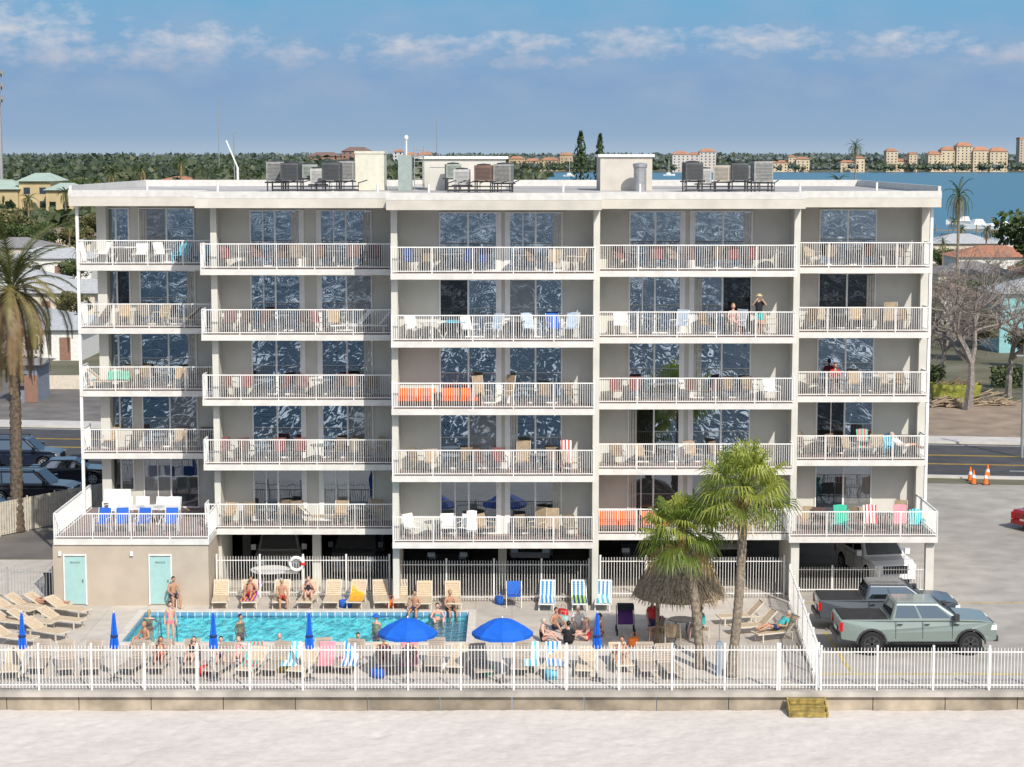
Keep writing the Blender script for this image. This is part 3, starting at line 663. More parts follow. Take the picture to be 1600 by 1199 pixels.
def pose(p):
    if p in PC: return PC[p]
    J=BASE[p]; names=['pel','bel','che','nec','hb']; vs=[J[n] for n in names]; rad=[RAD[n] for n in names]; ed=[(names.index(a),names.index(b)) for a,b in EDG]; roots=[0]
    segs=[(Vector(J[a]),Vector(J[b]),a+b) for a,b in EDG]
    for s_ in (1,-1):
        idx={n:i for i,n in enumerate(names)}
        P={}
        for n in ('sh','el','wr','pa','hi','kn','an','to'):
            v=Vector(J[n]); v.x*=s_
            if p=='stand' and s_<0 and n in('el','wr','pa'): v.y+=.04
            P[n]=v; idx[n]=len(vs); vs.append(tuple(v)); rad.append(RAD[n])
        for a,b_ in LE:
            ed.append((idx[a],idx[b_])); va=P.get(a) or Vector(J[a]); segs.append((va,P[b_],a+b_))
        d=(P['pa']-P['wr']).normalized(); lat=d.cross(Vector((s_,0.2,.1))).normalized()
        for k in range(5):
            if k<4: b0=P['pa']+lat*(k-1.5)*.019; ln=(.06,.075,.07,.05)[k]; dd=d
            else: b0=P['wr']+d*.02+lat*-.03; ln=.055; dd=(d*.6-lat*.8).normalized()
            cur=Vector((-s_*.3,0,-.2)); i0=len(vs); roots.append(i0)
            vs+= [tuple(b0),tuple(b0+dd*ln*.6),tuple(b0+(dd+cur*.5)*ln)]; rad+=[.010,.009,.008]; ed+=[(i0,i0+1),(i0+1,i0+2)]
    me=bpy.data.meshes.new('tmp'); me.from_pydata(vs,ed,[]); o=bpy.data.objects.new('tmp',me); COL.objects.link(o)
    o.modifiers.new('s','SKIN'); sb=o.modifiers.new('u','SUBSURF'); sb.levels=1; sb.render_levels=1
    for i,r in enumerate(rad): sv=me.skin_vertices[0].data[i]; sv.radius=(r,r); sv.use_root=(i in roots)
    bpy.context.view_layer.update(); e=bpy.data.meshes.new_from_object(o.evaluated_get(bpy.context.evaluated_depsgraph_get()))
    V=[v.co.copy() for v in e.vertices]; NR=[v.normal.copy() for v in e.vertices]; Fc=[tuple(q_.vertices) for q_ in e.polygons]
    bpy.data.objects.remove(o)
    tagf=[]
    for f in Fc:
        c=sum((V[i] for i in f),Vector())/len(f); bd=9;bt=''
        for a,b_,nm in segs:
            ab=b_-a; t_=max(0,min(1,(c-a).dot(ab)/ab.length_squared)); dd=(c-a-ab*t_).length
            if dd<bd: bd=dd; bt=(nm,t_)
        tagf.append(bt)
    up=(Vector(J['hb'])-Vector(J['nec'])); up=(up+Vector((0,0,.12 if p!='lie' else .0))).normalized()
    fw=Vector((0,-1,0)) if p!='lie' else Vector((0,0,1)); fw=(fw-up*fw.dot(up)).normalized(); rt=fw.cross(up)
    M=Matrix((rt,-fw,up)).transposed(); hc=Vector(J['hb'])+up*.095
    PC[p]=(V,NR,Fc,tagf,M,hc); return PC[p]
skins=[mat('skin light',(.58,.36,.26),.5,.06,3),mat('skin tanned',(.45,.24,.15),.5,.06,3),mat('skin pink',(.63,.37,.29),.5,.06,3)]
hairs=[mat('brown hair',(.06,.035,.02),.6,.2,20),mat('grey hair',(.45,.43,.41),.6,.2,20),mat('blond hair',(.40,.28,.13),.6,.2,20),mat('dark hair',(.015,.012,.01),.5,.2,20)]
eyem=mat('eye dark',(.02,.02,.02),.3,.1); lipm=mat('lips',(.35,.12,.10),.5,.1)
def sub(V,NR,Fc,tagf,test,off):
    b=B(); mp={}; fs=[]
    for f,t_ in zip(Fc,tagf):
        if test(*t_):
            fs.append(tuple(mp.setdefault(i,len(mp)) for i in f))
    inv=sorted(mp,key=lambda i:mp[i]); b.add([V[i]+NR[i]*off for i in inv],fs); return b
def person(p,loc,rz,label,skin=0,hair=0,cloth=None,kind='trunks',shirt=None,hat=None,sc=1):
    V,NR,Fc,tg,M,hc=pose(p)
    b=B(); b.add(V,Fc,0)
    hd=B(); hd.sph((0,0,0),(.076,.094,.118),12,10); 
    hv=[]
    for v in hd.v:
        x,y,z=v
        if z<-.03: k=1-(-.03-z)*2.6; x*=k; y=y*k-.006
        hv.append((x,y,z))
    hd.v=hv
    b.add([M@Vector(v)+hc for v in hd.v],hd.f,0)
    def loc3(x,y,z): return M@Vector((x,y,z))+hc
    b.sph(loc3(0,-.098,-.018),(.013,.018,.022),6,5,0,M)
    for s_ in (-1,1):
        b.sph(loc3(s_*.03,-.086,.006),(.012,.008,.007),6,4,1,M); b.sph(loc3(s_*.077,.005,-.01),(.010,.02,.03),6,5,0,M)
    b.sph(loc3(0,-.084,-.058),(.024,.008,.007),6,4,2,M)
    o=b.ob('person',[skins[skin],eyem,lipm],loc=loc,rz=rz,smooth=True); o.scale=(sc,)*3
    tag(o,label,'person')
    h=B(); h.sph(loc3(0,.016,.026),(.086,.098,.108),12,8,0,M)
    keep=[]
    for f in h.f:
        c=sum((Vector(h.v[i]) for i in f),Vector())/len(f); lc=M.transposed()@(c-hc)
        if not (lc.y<-.045 and lc.z<.06) and lc.z>-.085: keep.append(f)
    h.f=keep; h.m=[0]*len(keep)
    if kind=='suit': h.sph(loc3(0,.075,-.07),(.06,.03,.11),8,6,0,M)
    h.ob('hair',hairs[hair],o,smooth=True)
    if cloth:
        if kind=='trunks': tst=lambda n,t_: n=='pelhi' or (n=='pelbel' and t_<.35) or (n=='hikn' and t_<.55)
        elif kind=='bikini': tst=lambda n,t_: n=='pelhi' or (n=='pelbel' and t_<.3) or (n=='hikn' and t_<.06) or (n=='belche' and t_>.6)or (n=='chenec' and t_<.15)
        else: tst=lambda n,t_: n in('pelhi','pelbel','belche') or (n=='chenec' and t_<.3) or (n=='hikn' and t_<.06)
        sub(V,NR,Fc,tg,tst,.012).ob('swimwear',cloth,o,smooth=True)
    if shirt:
        sub(V,NR,Fc,tg,lambda n,t_: n in('pelbel','belche','chesh') or (n=='chenec' and t_<.6) or (n=='shel' and t_<.6),.018).ob('shirt',shirt,o,smooth=True)
    if hat:
        hb=B(); hb.lathe([(0,.13),(.07,.125),(.088,.09),(.09,.055),(.17,.045),(.172,.04),(.09,.045)],14); hb.v=[tuple(M@Vector(v)+hc) for v in hb.v]; hb.ob('hat',hat,o,smooth=True)
    return o
navy=mat('navy cloth',(.02,.03,.10),.8,.1); blk=mat('black cloth',(.015,.015,.02),.8,.1); rdc=mat('red cloth',(.5,.03,.04),.8,.1); tqc=mat('turquoise cloth',(.05,.4,.4),.8,.1); wc=mat('white cloth',(.75,.74,.72),.8,.05); straw=mat('straw hat',(.55,.45,.28),.8,.15,20); pkc=mat('pink cloth',(.7,.2,.3),.8,.1)
LY=80.75
def gx(px,Y,z=.4): return PX(px,Y,z)
lg='sun loungers on the pool deck'
lt=lounger_t(ltan,cream,45); lt2=lounger_t(ltan,cream,28); lt3=lounger_t(stripes('blue green sling',(.05,.25,.5),(.7,.72,.7),6),whp,55); lt4=lounger_t(mat('taupe sling',(.36,.30,.24),.8,.12),mat('taupe frame',(.44,.38,.31),.6,.1),50)
LL='tan slatted sun lounger on the pool deck'
for px in (345,390,440,482,520,558,595,625,663,708):
    Y=LY if px<640 else 80.5
    clone(lt,(gx(px,Y),Y,.005),U(-.12,.12),1,LL,'sun lounger',lg)
for px in (855,905,943): clone(lt3,(gx(px,80.4),80.4,.005),U(-.1,.1),1,'striped sling lounger with raised back','sun lounger',lg)
clone(chair_t('beach_chair',bluef,whp,.9),(gx(803,80.4),80.4,.005),0,1.1,'blue folding beach chair by the fence','beach chair')
for px,py in ((20,955),(45,950),(75,948),(105,955),(15,975),(50,975),(95,972),(20,1000),(70,990)):
    p=G(px,py+8); clone(lt2,(p[0],p[1],.005),math.radians(70+U(-8,8)),1,LL,'sun lounger',lg)
for px in (20,62,103,145,212,250,300,345,395,432,475,510,548,600,640,680,716,750,815,866,916,970,1010,1045):
    Y=70.2+U(-.5,.6); clone(R.choice([lt4,lt4,lt2,lt4]),(gx(px,Y),Y,.005),U(-.25,.25),1,'taupe sun lounger behind the seawall fence','sun lounger',lg)
for px,py,a in ((1180,990,75),(1215,1000,68),(1160,975,80)):
    p=G(px,py); clone(lt,(p[0],p[1],.005),math.radians(-a),1,LL,'sun lounger',lg)
def ltow(px,Y,m,label,rz=0):
    b=B(); vs=[];fs=[]
    pts=[(-.95,.362),(-.5,.362),(-.1,.362),(.24,.362),(.4,.50),(.6,.68),(.78,.84)]
    for i,(y,z) in enumerate(pts):
        for s_ in (-1,0,1): vs.append((s_*.29+.01*math.sin(i*2),y,z+.006*math.sin(i*3+s_)))
    for i in range(len(pts)-1):
        for k in range(2): fs.append((i*3+k,i*3+k+1,(i+1)*3+k+1,(i+1)*3+k))
    o=B().add(vs,fs).ob('beach_towel',m,loc=(gx(px,Y),Y,.012),rz=rz,smooth=True); tag(o,label,'towel'); return o
for px,m,lb in ((390,py_,'purple and orange striped towel on a lounger'),(558,mat('orange yellow towel',(.8,.4,.03),.9,.2,8),'orange towel draped on a lounger'),(855,bw,'blue and white striped towel on a lounger'),(905,gwb,'green and navy striped towel on a lounger'),(943,aq,'aqua striped towel on a lounger')):
    ltow(px,LY if px<800 else 80.4,m,lb)
for px,m,lb in ((866,bw,'blue and white striped towel on a lounger'),(830,aq,'aqua striped towel on a lounger'),(395,mul,'multicoloured towel on a lounger'),(548,bw,'blue striped towel on a lounger'),(510,pink,'pink towel on a lounger'),(640,pink,'pink towel on a lounger'),(455,aq,'aqua striped towel on a lounger')):
    ltow(px,70.35,m,lb)
P_=person
P_('recline',(gx(390,LY),LY,.02),0,'person reclining on a lounger with a striped towel',1,0,rdc,'trunks')
P_('sit',(gx(440,80.1),80.1,-.08),.3,'man sitting on a lounger edge in red trunks',1,1,rdc,'trunks')
P_('recline',(gx(482,LY),LY,.02),.1,'woman reclining in a black swimsuit',2,2,blk,'suit')
o=emp('side_stool',(gx(271,80.25),80.3,.005)); tag(o,'small tan stool near the pool corner','stool'); B().lathe([(0,.38),(.2,.38),(.2,.42),(0,.42)],10).ob('seat',tan,o)
for s_ in (-.14,.14): B().box(s_-.02,s_+.02,-.16,.16,0,.38).ob('leg',cream,o)
P_('sit',(gx(271,80.3),80.25,-.03),.5,'person sitting by the pool leaning forward',1,3,navy,'trunks')
P_('stand',(gx(280,75.9),73.95,.05),.4,'slim woman standing at the pool edge in a bikini',0,0,pkc,'bikini',sc=.95)
P_('floor',(gx(228,74),73.8,.05),-.6,'person sitting at the pool edge',1,2,navy,'trunks')
P_('reach',(gx(233,78.9),78.85,-1.5),math.pi*.95,'person in the pool with arms on the edge',0,2,blk,'suit')
P_('stand',(gx(375,78.1),78.1,-1.5),.9,'swimmer with head and shoulders above the water',1,3,navy,'trunks')
P_('stand',(gx(588,78.0),78.0,-1.48),-.6,'swimmer wearing a blue hat in the pool',0,0,navy,'trunks',hat=royal)
P_('sit',(gx(648,79.3),79.6,-.44),-.2,'man sitting on the pool edge in dark trunks',1,3,navy,'trunks')
P_('floor',(gx(683,78.6),78.7,-.35),.2,'person sitting on the shallow pool shelf in a dark suit',2,0,tqc,'bikini')
P_('sit',(gx(702,79.3),79.6,-.44),.4,'person sitting on the pool edge in dark trunks',1,2,blk,'trunks')
P_('reach',(gx(560,75.2),75.0,-1.5),.2,'swimmer near the front edge of the pool',0,3,blk,'suit')
P_('reach',(gx(438,75.2),74.9,-1.5),-.1,'swimmer leaning on the front edge of the pool',2,1,tqc,'suit')
for px,py,rz,s,h,c,k,shr,l_ in ((848,1003,1.4,2,1,blk,'suit',None,'person sitting on the deck in a group'),(888,1008,3.0,0,3,blk,'trunks',blk,'person in a black shirt sitting on the deck'),(918,1002,-1.5,2,2,rdc,'suit',None,'woman in a red swimsuit sitting on the deck'),(938,995,-1.0,0,0,rdc,'bikini',None,'woman sitting on the deck among friends'),(868,985,.6,1,0,navy,'trunks',None,'man sitting on the deck facing friends'),(903,982,.1,0,1,wc,'trunks',wc,'person in a white shirt sitting on the deck')):
    p=G(px,py); P_('floor',(p[0],p[1],.0),rz,l_,s,h,c,k,shr)
P_('stand',(G(1018,1005)[0],G(1018,1005)[1],0),.8,'person standing beneath the thatched hut in a red shirt',1,0,navy,'trunks',rdc)
p=G(1215,1000); P_('recline',(p[0],p[1],.02),math.radians(-68),'man reclining on a lounger in a turquoise shirt',1,1,navy,'trunks',tqc,hat=None)
p=G(75,956); P_('lie',(p[0],p[1],.0),math.radians(72),'person lying flat on a lounger in dark swimwear',1,3,blk,'bikini')
for px,c,k,sk,h,po in ((250,rdc,'trunks',1,0,'recline'),(372,pkc,'bikini',2,2,'recline'),(345,navy,'trunks',0,3,'recline'),(300,blk,'suit',0,0,'recline'),(600,pkc,'bikini',1,2,'recline'),(640,navy,'trunks',0,1,'recline'),(970,blk,'trunks',1,0,'recline')):
    P_(po,(gx(px,70.4),70.4,.02),U(-.15,.15),'sunbather in swimwear resting on a lounger',sk,h,c,k)
P_('eyes',(PX(1187,82.1,12),82.35,FL[3]+.012),0,'man in a sun hat and black shirt standing at the railing',0,1,tqc,'trunks',blk,hat=straw)
clone(T['d'][0],(PX(1145,82.8,12),82.85,FL[3]+.012),.2,1,'brown sling patio chair with dark frame','patio chair',fg)
P_('sit',(PX(1145,82.8,12),82.8,FL[3]-.02),.2,'woman sitting on a balcony chair in a bikini',2,2,pkc,'bikini')
P_('sit',(PX(1305,85,9),85.1,FL[2]),.1,'person sitting on a balcony chair in a red top',1,0,navy,'trunks',rdc)
P_('recline',(PX(1410,85,6),84.9,FL[1]),1.3,'person reclining on a balcony chair in white',0,1,wc,'trunks',wc)
print('people done')
# ------------------------------------------------ umbrellas
def umb_open(px,Y,r=1.02):
    o=emp('beach_umbrella',(PX(px,Y,2),Y,0)); tag(o,'open royal blue beach umbrella on a pole','umbrella','blue umbrellas')
    b=B(); n=8; vs=[(0,0,2.3)];fs=[]
    rings=[(.35,2.21),(.7,2.03),(1.0,1.80)]
    for rr,z in rings:
        for k in range(n*2):
            t=math.pi*k/n; s_=1 if k%2==0 else .955; zz=z-(0 if k%2==0 else .035*rr)
            vs.append((math.cos(t)*rr*r*s_,math.sin(t)*rr*r*s_,zz))
    m=n*2
    for k in range(m): fs.append((0,1+k,1+(k+1)%m))
    for i in range(2):
        for k in range(m): fs.append((1+i*m+k,1+(i+1)*m+k,1+(i+1)*m+(k+1)%m,1+i*m+(k+1)%m))
    b.add(vs,fs)
    k0=1+2*m; vv=[b.v[k0+k] for k in range(m)]; b.add(vv+[(x,y,z-.12) for x,y,z in vv],[(k,k+m,(k+1)%m+m,(k+1)%m) for k in range(m)])
    b.ob('canopy',royal,o)
    B().tube([(0,0,0),(0,0,2.28)],.022,8).ob('pole',whp,o)
    b=B()
    for k in range(8): t=math.pi*k/4; b.tube([(0,0,1.75),(math.cos(t)*.6*r,math.sin(t)*.6*r,2.05)],.008,4)
    b.ob('rib',steel,o); B().lathe([(0,0),(.24,0),(.24,.05),(.06,.1),(.04,.25),(0,.25)],14).ob('base',darkc,o)
    B().lathe([(.02,2.28),(.03,2.32),(0,2.38)],8).ob('finial',whp,o)
umb_open(637,68.7,1.05); umb_open(785,68.7,1.08)
def umb_t():
    o=emp('closed_umbrella',link=False)
    b=B(); prof=[(.03,2.42),(.06,2.25),(.10,1.8),(.15,1.35),(.17,1.15),(.12,1.1)]; vs=[];fs=[];m=16
    for r,z in prof:
        for k in range(m): t=2*math.pi*k/m; rr=r*(1 if k%2 else .62); vs.append((rr*math.cos(t),rr*math.sin(t),z+(0.04 if k%2 else 0)))
    for i in range(len(prof)-1):
        for k in range(m): fs.append((i*m+k,i*m+(k+1)%m,(i+1)*m+(k+1)%m,(i+1)*m+k))
    b.add(vs,fs); b.ob('canopy',royal,o,link=False)
    B().tube([(0,0,0),(0,0,2.5)],.022,8).ob('pole',whp,o,link=False)
    B().lathe([(.11,1.55),(.135,1.57),(.135,1.62),(.11,1.64)],12).ob('tie_strap',navy,o,link=False)
    B().lathe([(0,0),(.24,0),(.24,.05),(.06,.1),(.04,.25),(0,.25)],14).ob('base',darkc,o,link=False); return o
ut=umb_t()
for px in (34,178,333,483,933): clone(ut,(PX(px,68.9,2),68.9,0),U(0,3),1,'furled royal blue umbrella on a white pole','umbrella','blue umbrellas')
lr=B(); pts=[(math.cos(2*math.pi*k/20)*.27,0,math.sin(2*math.pi*k/20)*.27) for k in range(21)]; lr.tube(pts,.07,8)
o=lr.ob('life_ring',whp,loc=(gx(463,82.05,1.4),82.08,1.45),smooth=True); tag(o,'white life ring hanging on the picket fence','life ring')
B().box(.19,.38,-.08,.08,-.05,.05).ob('reflective_band',redm,o)
clone(T['T'][0],(gx(422,83),81.9+1.2,0),0,1.4,'round white table behind the fence','patio table')
for px,py,m,n_ in ((780,945,bluef,'blue'),(880,965,redm,'red'),(1040,990,yellow,'yellow'),(990,1010,mat('orange bag',(.8,.2,.03),.8,.1),'orange'),(1025,975,purple,'purple'),(535,1045,pink,'pink'),(590,1060,bluef,'blue'),(690,1050,mat('white bag',(.7,.7,.68),.8,.1),'white'),(760,1055,green,'green'),(320,1055,redm,'red'),(880,975,teal,'teal'),(612,950,orange,'orange'),(540,950,bluef,'blue'),(860,1062,lblue,'light blue'),(440,1050,yellow,'yellow')):
    p=G(px,py); o=emp('beach_bag',(p[0],p[1],0),U(-1,1)); tag(o,n_+' beach bag standing on the pool deck','bag')
    b=B(); b.lathe([(0,0),(.2,0),(.23,.15),(.21,.32),(.19,.33),(.0,.3)],10); b.v=[(x*1.2,y*.6,z) for x,y,z in b.v]; b.ob('bag_body',m,o,smooth=True)
    B().tube([(-.13,0,.3),(-.1,0,.5),(.1,0,.5),(.13,0,.3)],.012,5).ob('handle',m,o)
for px,py in ((80,930),(977,990)):
    p=G(px,py); o=emp('stroller' if px>900 else 'trash_bin',(p[0],p[1],0))
    if px<900:
        tag(o,'dark wheeled bin beside the restroom wall','bin'); B().lathe([(0,0),(.22,0),(.27,.85),(.29,.9),(0,.95)],10).ob('bin_body',darkm,o); B().box(-.3,.3,-.05,.05,.9,.95).ob('lid_handle',blackm,o)
    else:
        tag(o,'dark purple folding stroller parked on the deck','stroller')
        B().bar((-.0,-.2,.4),(0,.15,.9),.6,.06).ob('seat',purple,o)
        b=B()
        for k in range(5): a0,a1=.2+k*.42,.2+(k+1)*.42; b.add([(-.32,.15-.28*math.cos(a0),.88+.28*math.sin(a0)),(.32,.15-.28*math.cos(a0),.88+.28*math.sin(a0)),(.32,.15-.28*math.cos(a1),.88+.28*math.sin(a1)),(-.32,.15-.28*math.cos(a1),.88+.28*math.sin(a1))],[(0,1,2,3)])
        b.ob('canopy',blk,o)
        for s_ in (-.34,.34):
            B().tube([(s_,-.4,.1),(s_,.1,.6),(s_,.35,1.05)],.018,5).ob('frame',darkm,o)
            for y in (-.4,.3): 
                b=B(); b.tube([(s_-.03,y,.13),(s_+.03,y,.13)],.13,12); b.ob('wheel',blackm,o)
# tiki hut
hx_,hy_=G(1060,1000)[0],74.7
o=emp('thatched_hut',(hx_,hy_,0)); tag(o,'round thatched tiki hut with timber posts by the palms','thatched hut')
def tz(s_): return 3.35-1.5*s_**2.4
b=B(); b.lathe([(1.7,tz(1)-.08),(1.55,tz(.9)-.05),(1.25,tz(.72)-.03),(.8,tz(.45)-.02),(.35,tz(.2)-.02),(0,3.33)],22,m=0,jit=.02)
for i in range(3600):
    t=U(0,6.283); s_=U(0,1)**.55; r=.05+1.70*s_; z=tz(s_)+.03*math.sin(t*7+s_*9)
    c,sn=math.cos(t),math.sin(t); ln=U(.2,.42); w=U(.015,.035); tw=U(-.12,.12); tx,ty=-sn*w,c*w; j=U(-.01,.06)
    sl_=3.6*s_**1.4/1.66; nn=math.sqrt(1+sl_*sl_); dr=ln/nn; dz=ln*sl_/nn
    p0=(c*r,sn*r,z+j); p1=(c*(r+dr)-sn*tw,sn*(r+dr)+c*tw,z-dz+j+.01)
    b.add([(p0[0]-tx,p0[1]-ty,p0[2]),(p0[0]+tx,p0[1]+ty,p0[2]),(p1[0]+tx*.3,p1[1]+ty*.3,p1[2]),(p1[0]-tx*.3,p1[1]-ty*.3,p1[2])],[(0,1,2,3)],R.choice((0,0,0,1)))
b.ob('thatch_roof',[thatch,thatch2],o)
for k in range(4):
    t=k*math.pi/2+.7; B().tube([(math.cos(t)*1.15,math.sin(t)*1.15,0),(math.cos(t)*1.15,math.sin(t)*1.15,2.2)],.07,8).ob('post',wood,o,smooth=True)
clone(T['t'][0],(hx_+.1,hy_-.1,0),0,1.2,'round table under the thatched hut','patio table')
for dx,dy,r_ in ((-.95,-.2,-1.4),(.9,.1,1.4),(-.3,-.95,3.0)): clone(T['c'][0],(hx_+dx,hy_+dy,0),r_,1,'tan patio chair under the thatched hut','patio chair')
P_('sit',(hx_+.9,hy_+.1,-.02),1.4-math.pi,'person sitting at the table under the thatched hut',2,1,navy,'trunks',tqc)
o=emp('outdoor_shower',(G(1140,1060)[0]-.35,G(1140,1060)[1]+.3,0)); tag(o,'blue grey shower post beside the palm','shower')
B().box(-.09,.09,-.09,.09,0,1.25).ob('post',mat('blue grey',(.22,.30,.36),.6,.1),o); B().tube([(0,0,1.2),(0,0,1.9),(0,-.25,1.95)],.02,6).ob('shower_head',chrome,o)
# ------------------------------------------------ palms
def trunk(b,base,top,r0,r1,n=14,bow=.15,m=0,rg=.08):
    pts=[];rad=[]
    base=Vector(base);top=Vector(top)
    for i in range(n*2+1):
        t=i/(n*2); p=base.lerp(top,t); p.x+=bow*math.sin(t*math.pi)*(.6); pts.append(p); rad.append((r0+(r1-r0)*t)*(1+(rg if i%2 else -rg*.4))*(1.35-.35*min(1,t*8)))
    b.tube(pts,rad,10,m)
def sabal(base,top,r,label):
    o=emp('palm_tree',base); tag(o,label,'palm tree')
    tp=Vector(top)-Vector(base); b=B(); trunk(b,(0,0,0),tp,.17,.15,22); b.ob('trunk',trunkm,o,smooth=True)
    b=B(); NF=64
    for i in range(NF):
        az_=i*2.39996+U(-.25,.25); el_=math.radians(86-128*(i/NF)**.9+U(-12,12))
        d=Vector((math.cos(az_)*math.cos(el_),math.sin(az_)*math.cos(el_),math.sin(el_))); pl=r*U(.36,.66)
        mi=1 if i<NF*.6 else (0 if i<NF*.88 else 2)
        if R.random()<.3: mi=1-mi if mi<2 else 0
        c=tp+d*pl+Vector((0,0,-.12*pl)); b.bar(tp,c,.03,.02,mi)
        side=d.cross(Vector((0,0,1)))
        if side.length<.1: side=Vector((1,0,0))
        side.normalize(); side=(Matrix.Rotation(U(-.6,.6),3,d)@side); nrm=side.cross(d).normalized(); fr_=r*U(.44,.60); dr_=U(.25,.6)
        for k in range(22):
            a=math.radians(-112+224*k/21); ld=(d*math.cos(a)+side*math.sin(a)).normalized(); ln=fr_*(1-.28*abs(a)/2)*U(.85,1.1)
            w=nrm.cross(ld)*.028+nrm*.010*(1 if k%2 else -1)
            p1=c+ld*ln*.55+Vector((0,0,-.03*ln)); p2=c+ld*ln*.86+Vector((U(-.05,.05),U(-.05,.05),-dr_*ln))
            b.add([c,p1-w,p2,p1+w],[(0,1,2,3)],mi)
    for i in range(60):
        a=U(0,6.283); rr=U(.12,.3); p0=tp+Vector((math.cos(a)*.1,math.sin(a)*.1,-U(0,.3))); p1=tp+Vector((math.cos(a)*rr*1.6,math.sin(a)*rr*1.6,-U(.5,1.1))); s_=Vector((-math.sin(a),math.cos(a),0))*.03
        b.add([p0-s_,p0+s_,p1+s_*.3,p1-s_*.3],[(0,1,2,3)],2)
    b.ob('crown',[pl1,pl2,pl3],o); return o
p=G(1095,1045); sabal((p[0],p[1],0),(PX(1068,p[1],5.2),p[1]+.1,PZ(828,p[1])),1.78,'shorter sabal palm with fan fronds beside the thatched hut')
p=G(1142,1058); sabal((p[0],p[1],0),(PX(1163,p[1],6.6),p[1]+.1,PZ(762,p[1])),2.15,'taller sabal palm with bright green fan fronds')
def pinnate(b,tp,r,nf,wl=.05,nl=26,lo=-55,mix=(.3,.55,.66),curl=9,stiff=.30):
    for i in range(nf):
        az_=i*2.39996+U(-.2,.2); el_=math.radians(82+(lo-82)*(i/nf)+U(-8,8)); d=Vector((math.cos(az_),math.sin(az_),0)); L_=r*U(.85,1.1)
        pts=[Vector(tp)]; e=el_; n=8
        for k in range(n): pts.append(pts[-1]+(d*math.cos(e)+Vector((0,0,math.sin(e))))*L_/n); e-=math.radians(curl+8*math.cos(el_)) if e>-1.4 else 0
        mi=0 if i<nf*mix[0] else (1 if i<nf*mix[1] else (0 if i<nf*mix[2] else 2))
        b.tube(pts,[.04-.03*k/n for k in range(n+1)],3,mi,False)
        side=d.cross(Vector((0,0,1))).normalized()
        for k in range(nl):
            t=.15+.85*k/nl; f=t*n; j=min(n-1,int(f)); c=pts[j].lerp(pts[j+1],f-j); td=(pts[j+1]-pts[j]).normalized(); ln=r*.13*math.sin(math.pi*min(1,t*.85+.12))+.06
            for s_ in (-1,1):
                tip=c+(side*s_*.7+td*.75+Vector((0,0,-stiff+U(-.1,.1)))).normalized()*ln; w=td*wl/2
                b.add([c-w,c+w,tip],[(0,1,2)],mi)
p=G(26,832); o=emp('palm_tree',(p[0],p[1],0)); tag(o,'tall date palm with drooping brown-green fronds beside the driveway','palm tree')
zt=PZ(455,p[1]); b=B(); trunk(b,(0,0,0),(.1,0,zt),.31,.24,34,.1,0,.12); b.ob('trunk',trunkd,o,smooth=True)
b=B(); pinnate(b,(.1,0,zt),4.7,58,wl=.08,nl=50,lo=-66,mix=(.28,.55,.62),curl=7.5,stiff=.2); b.ob('crown',[leafm('date leaf',(.12,.13,.045),.3,.15),leafm('date leaf olive',(.22,.19,.07),.3,.15),leafm('date leaf dry',(.26,.18,.09),.3,.1)],o)
def cpalm_t(h,r):
    o=emp('palm_tree',link=False); b=B(); trunk(b,(0,0,0),(.2,0,h),.2,.14,10,.2); b.ob('trunk',trunkm,o,link=False)
    b=B(); pinnate(b,(.2,0,h),r,26,wl=.12,nl=16,lo=-60); b.ob('crown',[lf1,lf2,pl3],o,link=False); return o
cps=[cpalm_t(8,2.2),cpalm_t(10,2.6)]
# ------------------------------------------------ trees
def broad_t(h,cr,n,mats_=(lf1,lf2,lf3),ls=.28):
    o=emp('broadleaf_tree',link=False); b=B(); hb=h*.35
    b.tube([(0,0,0),(.1,0,hb*.5),(0,.05,hb)],[.32,.24,.2],7)
    cl=[]
    for i in range(9):
        a=i*2.4; e=Vector((math.cos(a)*cr*U(.35,.8),math.sin(a)*cr*U(.35,.8),hb+(h-hb)*U(.3,.85))); b.tube([(0,0,hb*.8),(e*.5+Vector((0,0,hb*.35))),e],[.15,.09,.03],5); cl.append((e,cr*U(.3,.5)))
    for i in range(10): a=U(0,6.28); rr=cr*U(.1,.85); cl.append((Vector((math.cos(a)*rr,math.sin(a)*rr,hb+(h-hb)*U(.15,.95)*(1-.35*rr/cr))),cr*U(.22,.42)))
    b.ob('trunk',bark,o,link=False)
    b=B(); 
    for i in range(n):
        c,r_=cl[i%len(cl)]; v=Vector((R.gauss(0,1),R.gauss(0,1),R.gauss(0,1))).normalized(); q_=c+Vector((v.x,v.y,v.z*.75))*r_*U(.6,1.05)
        a=Vector((R.gauss(0,1),R.gauss(0,1),R.gauss(0,1))).normalized()*ls*U(.6,1.3); d_=a.cross(Vector((R.gauss(0,1),R.gauss(0,1),R.gauss(0,1)))).normalized()*ls*U(.4,.9)
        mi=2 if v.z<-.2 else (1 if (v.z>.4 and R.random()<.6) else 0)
        b.add([q_-a,q_-d_,q_+a,q_+d_],[(0,1,2,3)],mi)
    b.ob('crown',list(mats_),o,link=False); return o
ov=(leafm('olive leaf',(.15,.15,.06)),leafm('olive light',(.21,.20,.09)),leafm('olive dark',(.08,.08,.035)))
bts=[(broad_t(8,4.0,2600),8),(broad_t(7,4.8,3000),7),(broad_t(6,3.2,1800,ov),6),(broad_t(8,4.2,2400,ov),8)]
def inwater(x,y): 
    if y<400: return False
    xe=62 if y<=400 else 62+(y-400)*(-8-62)/(880) if y<1280 else -8-(y-1280)*.24
    return x>xe-6 and y<2066
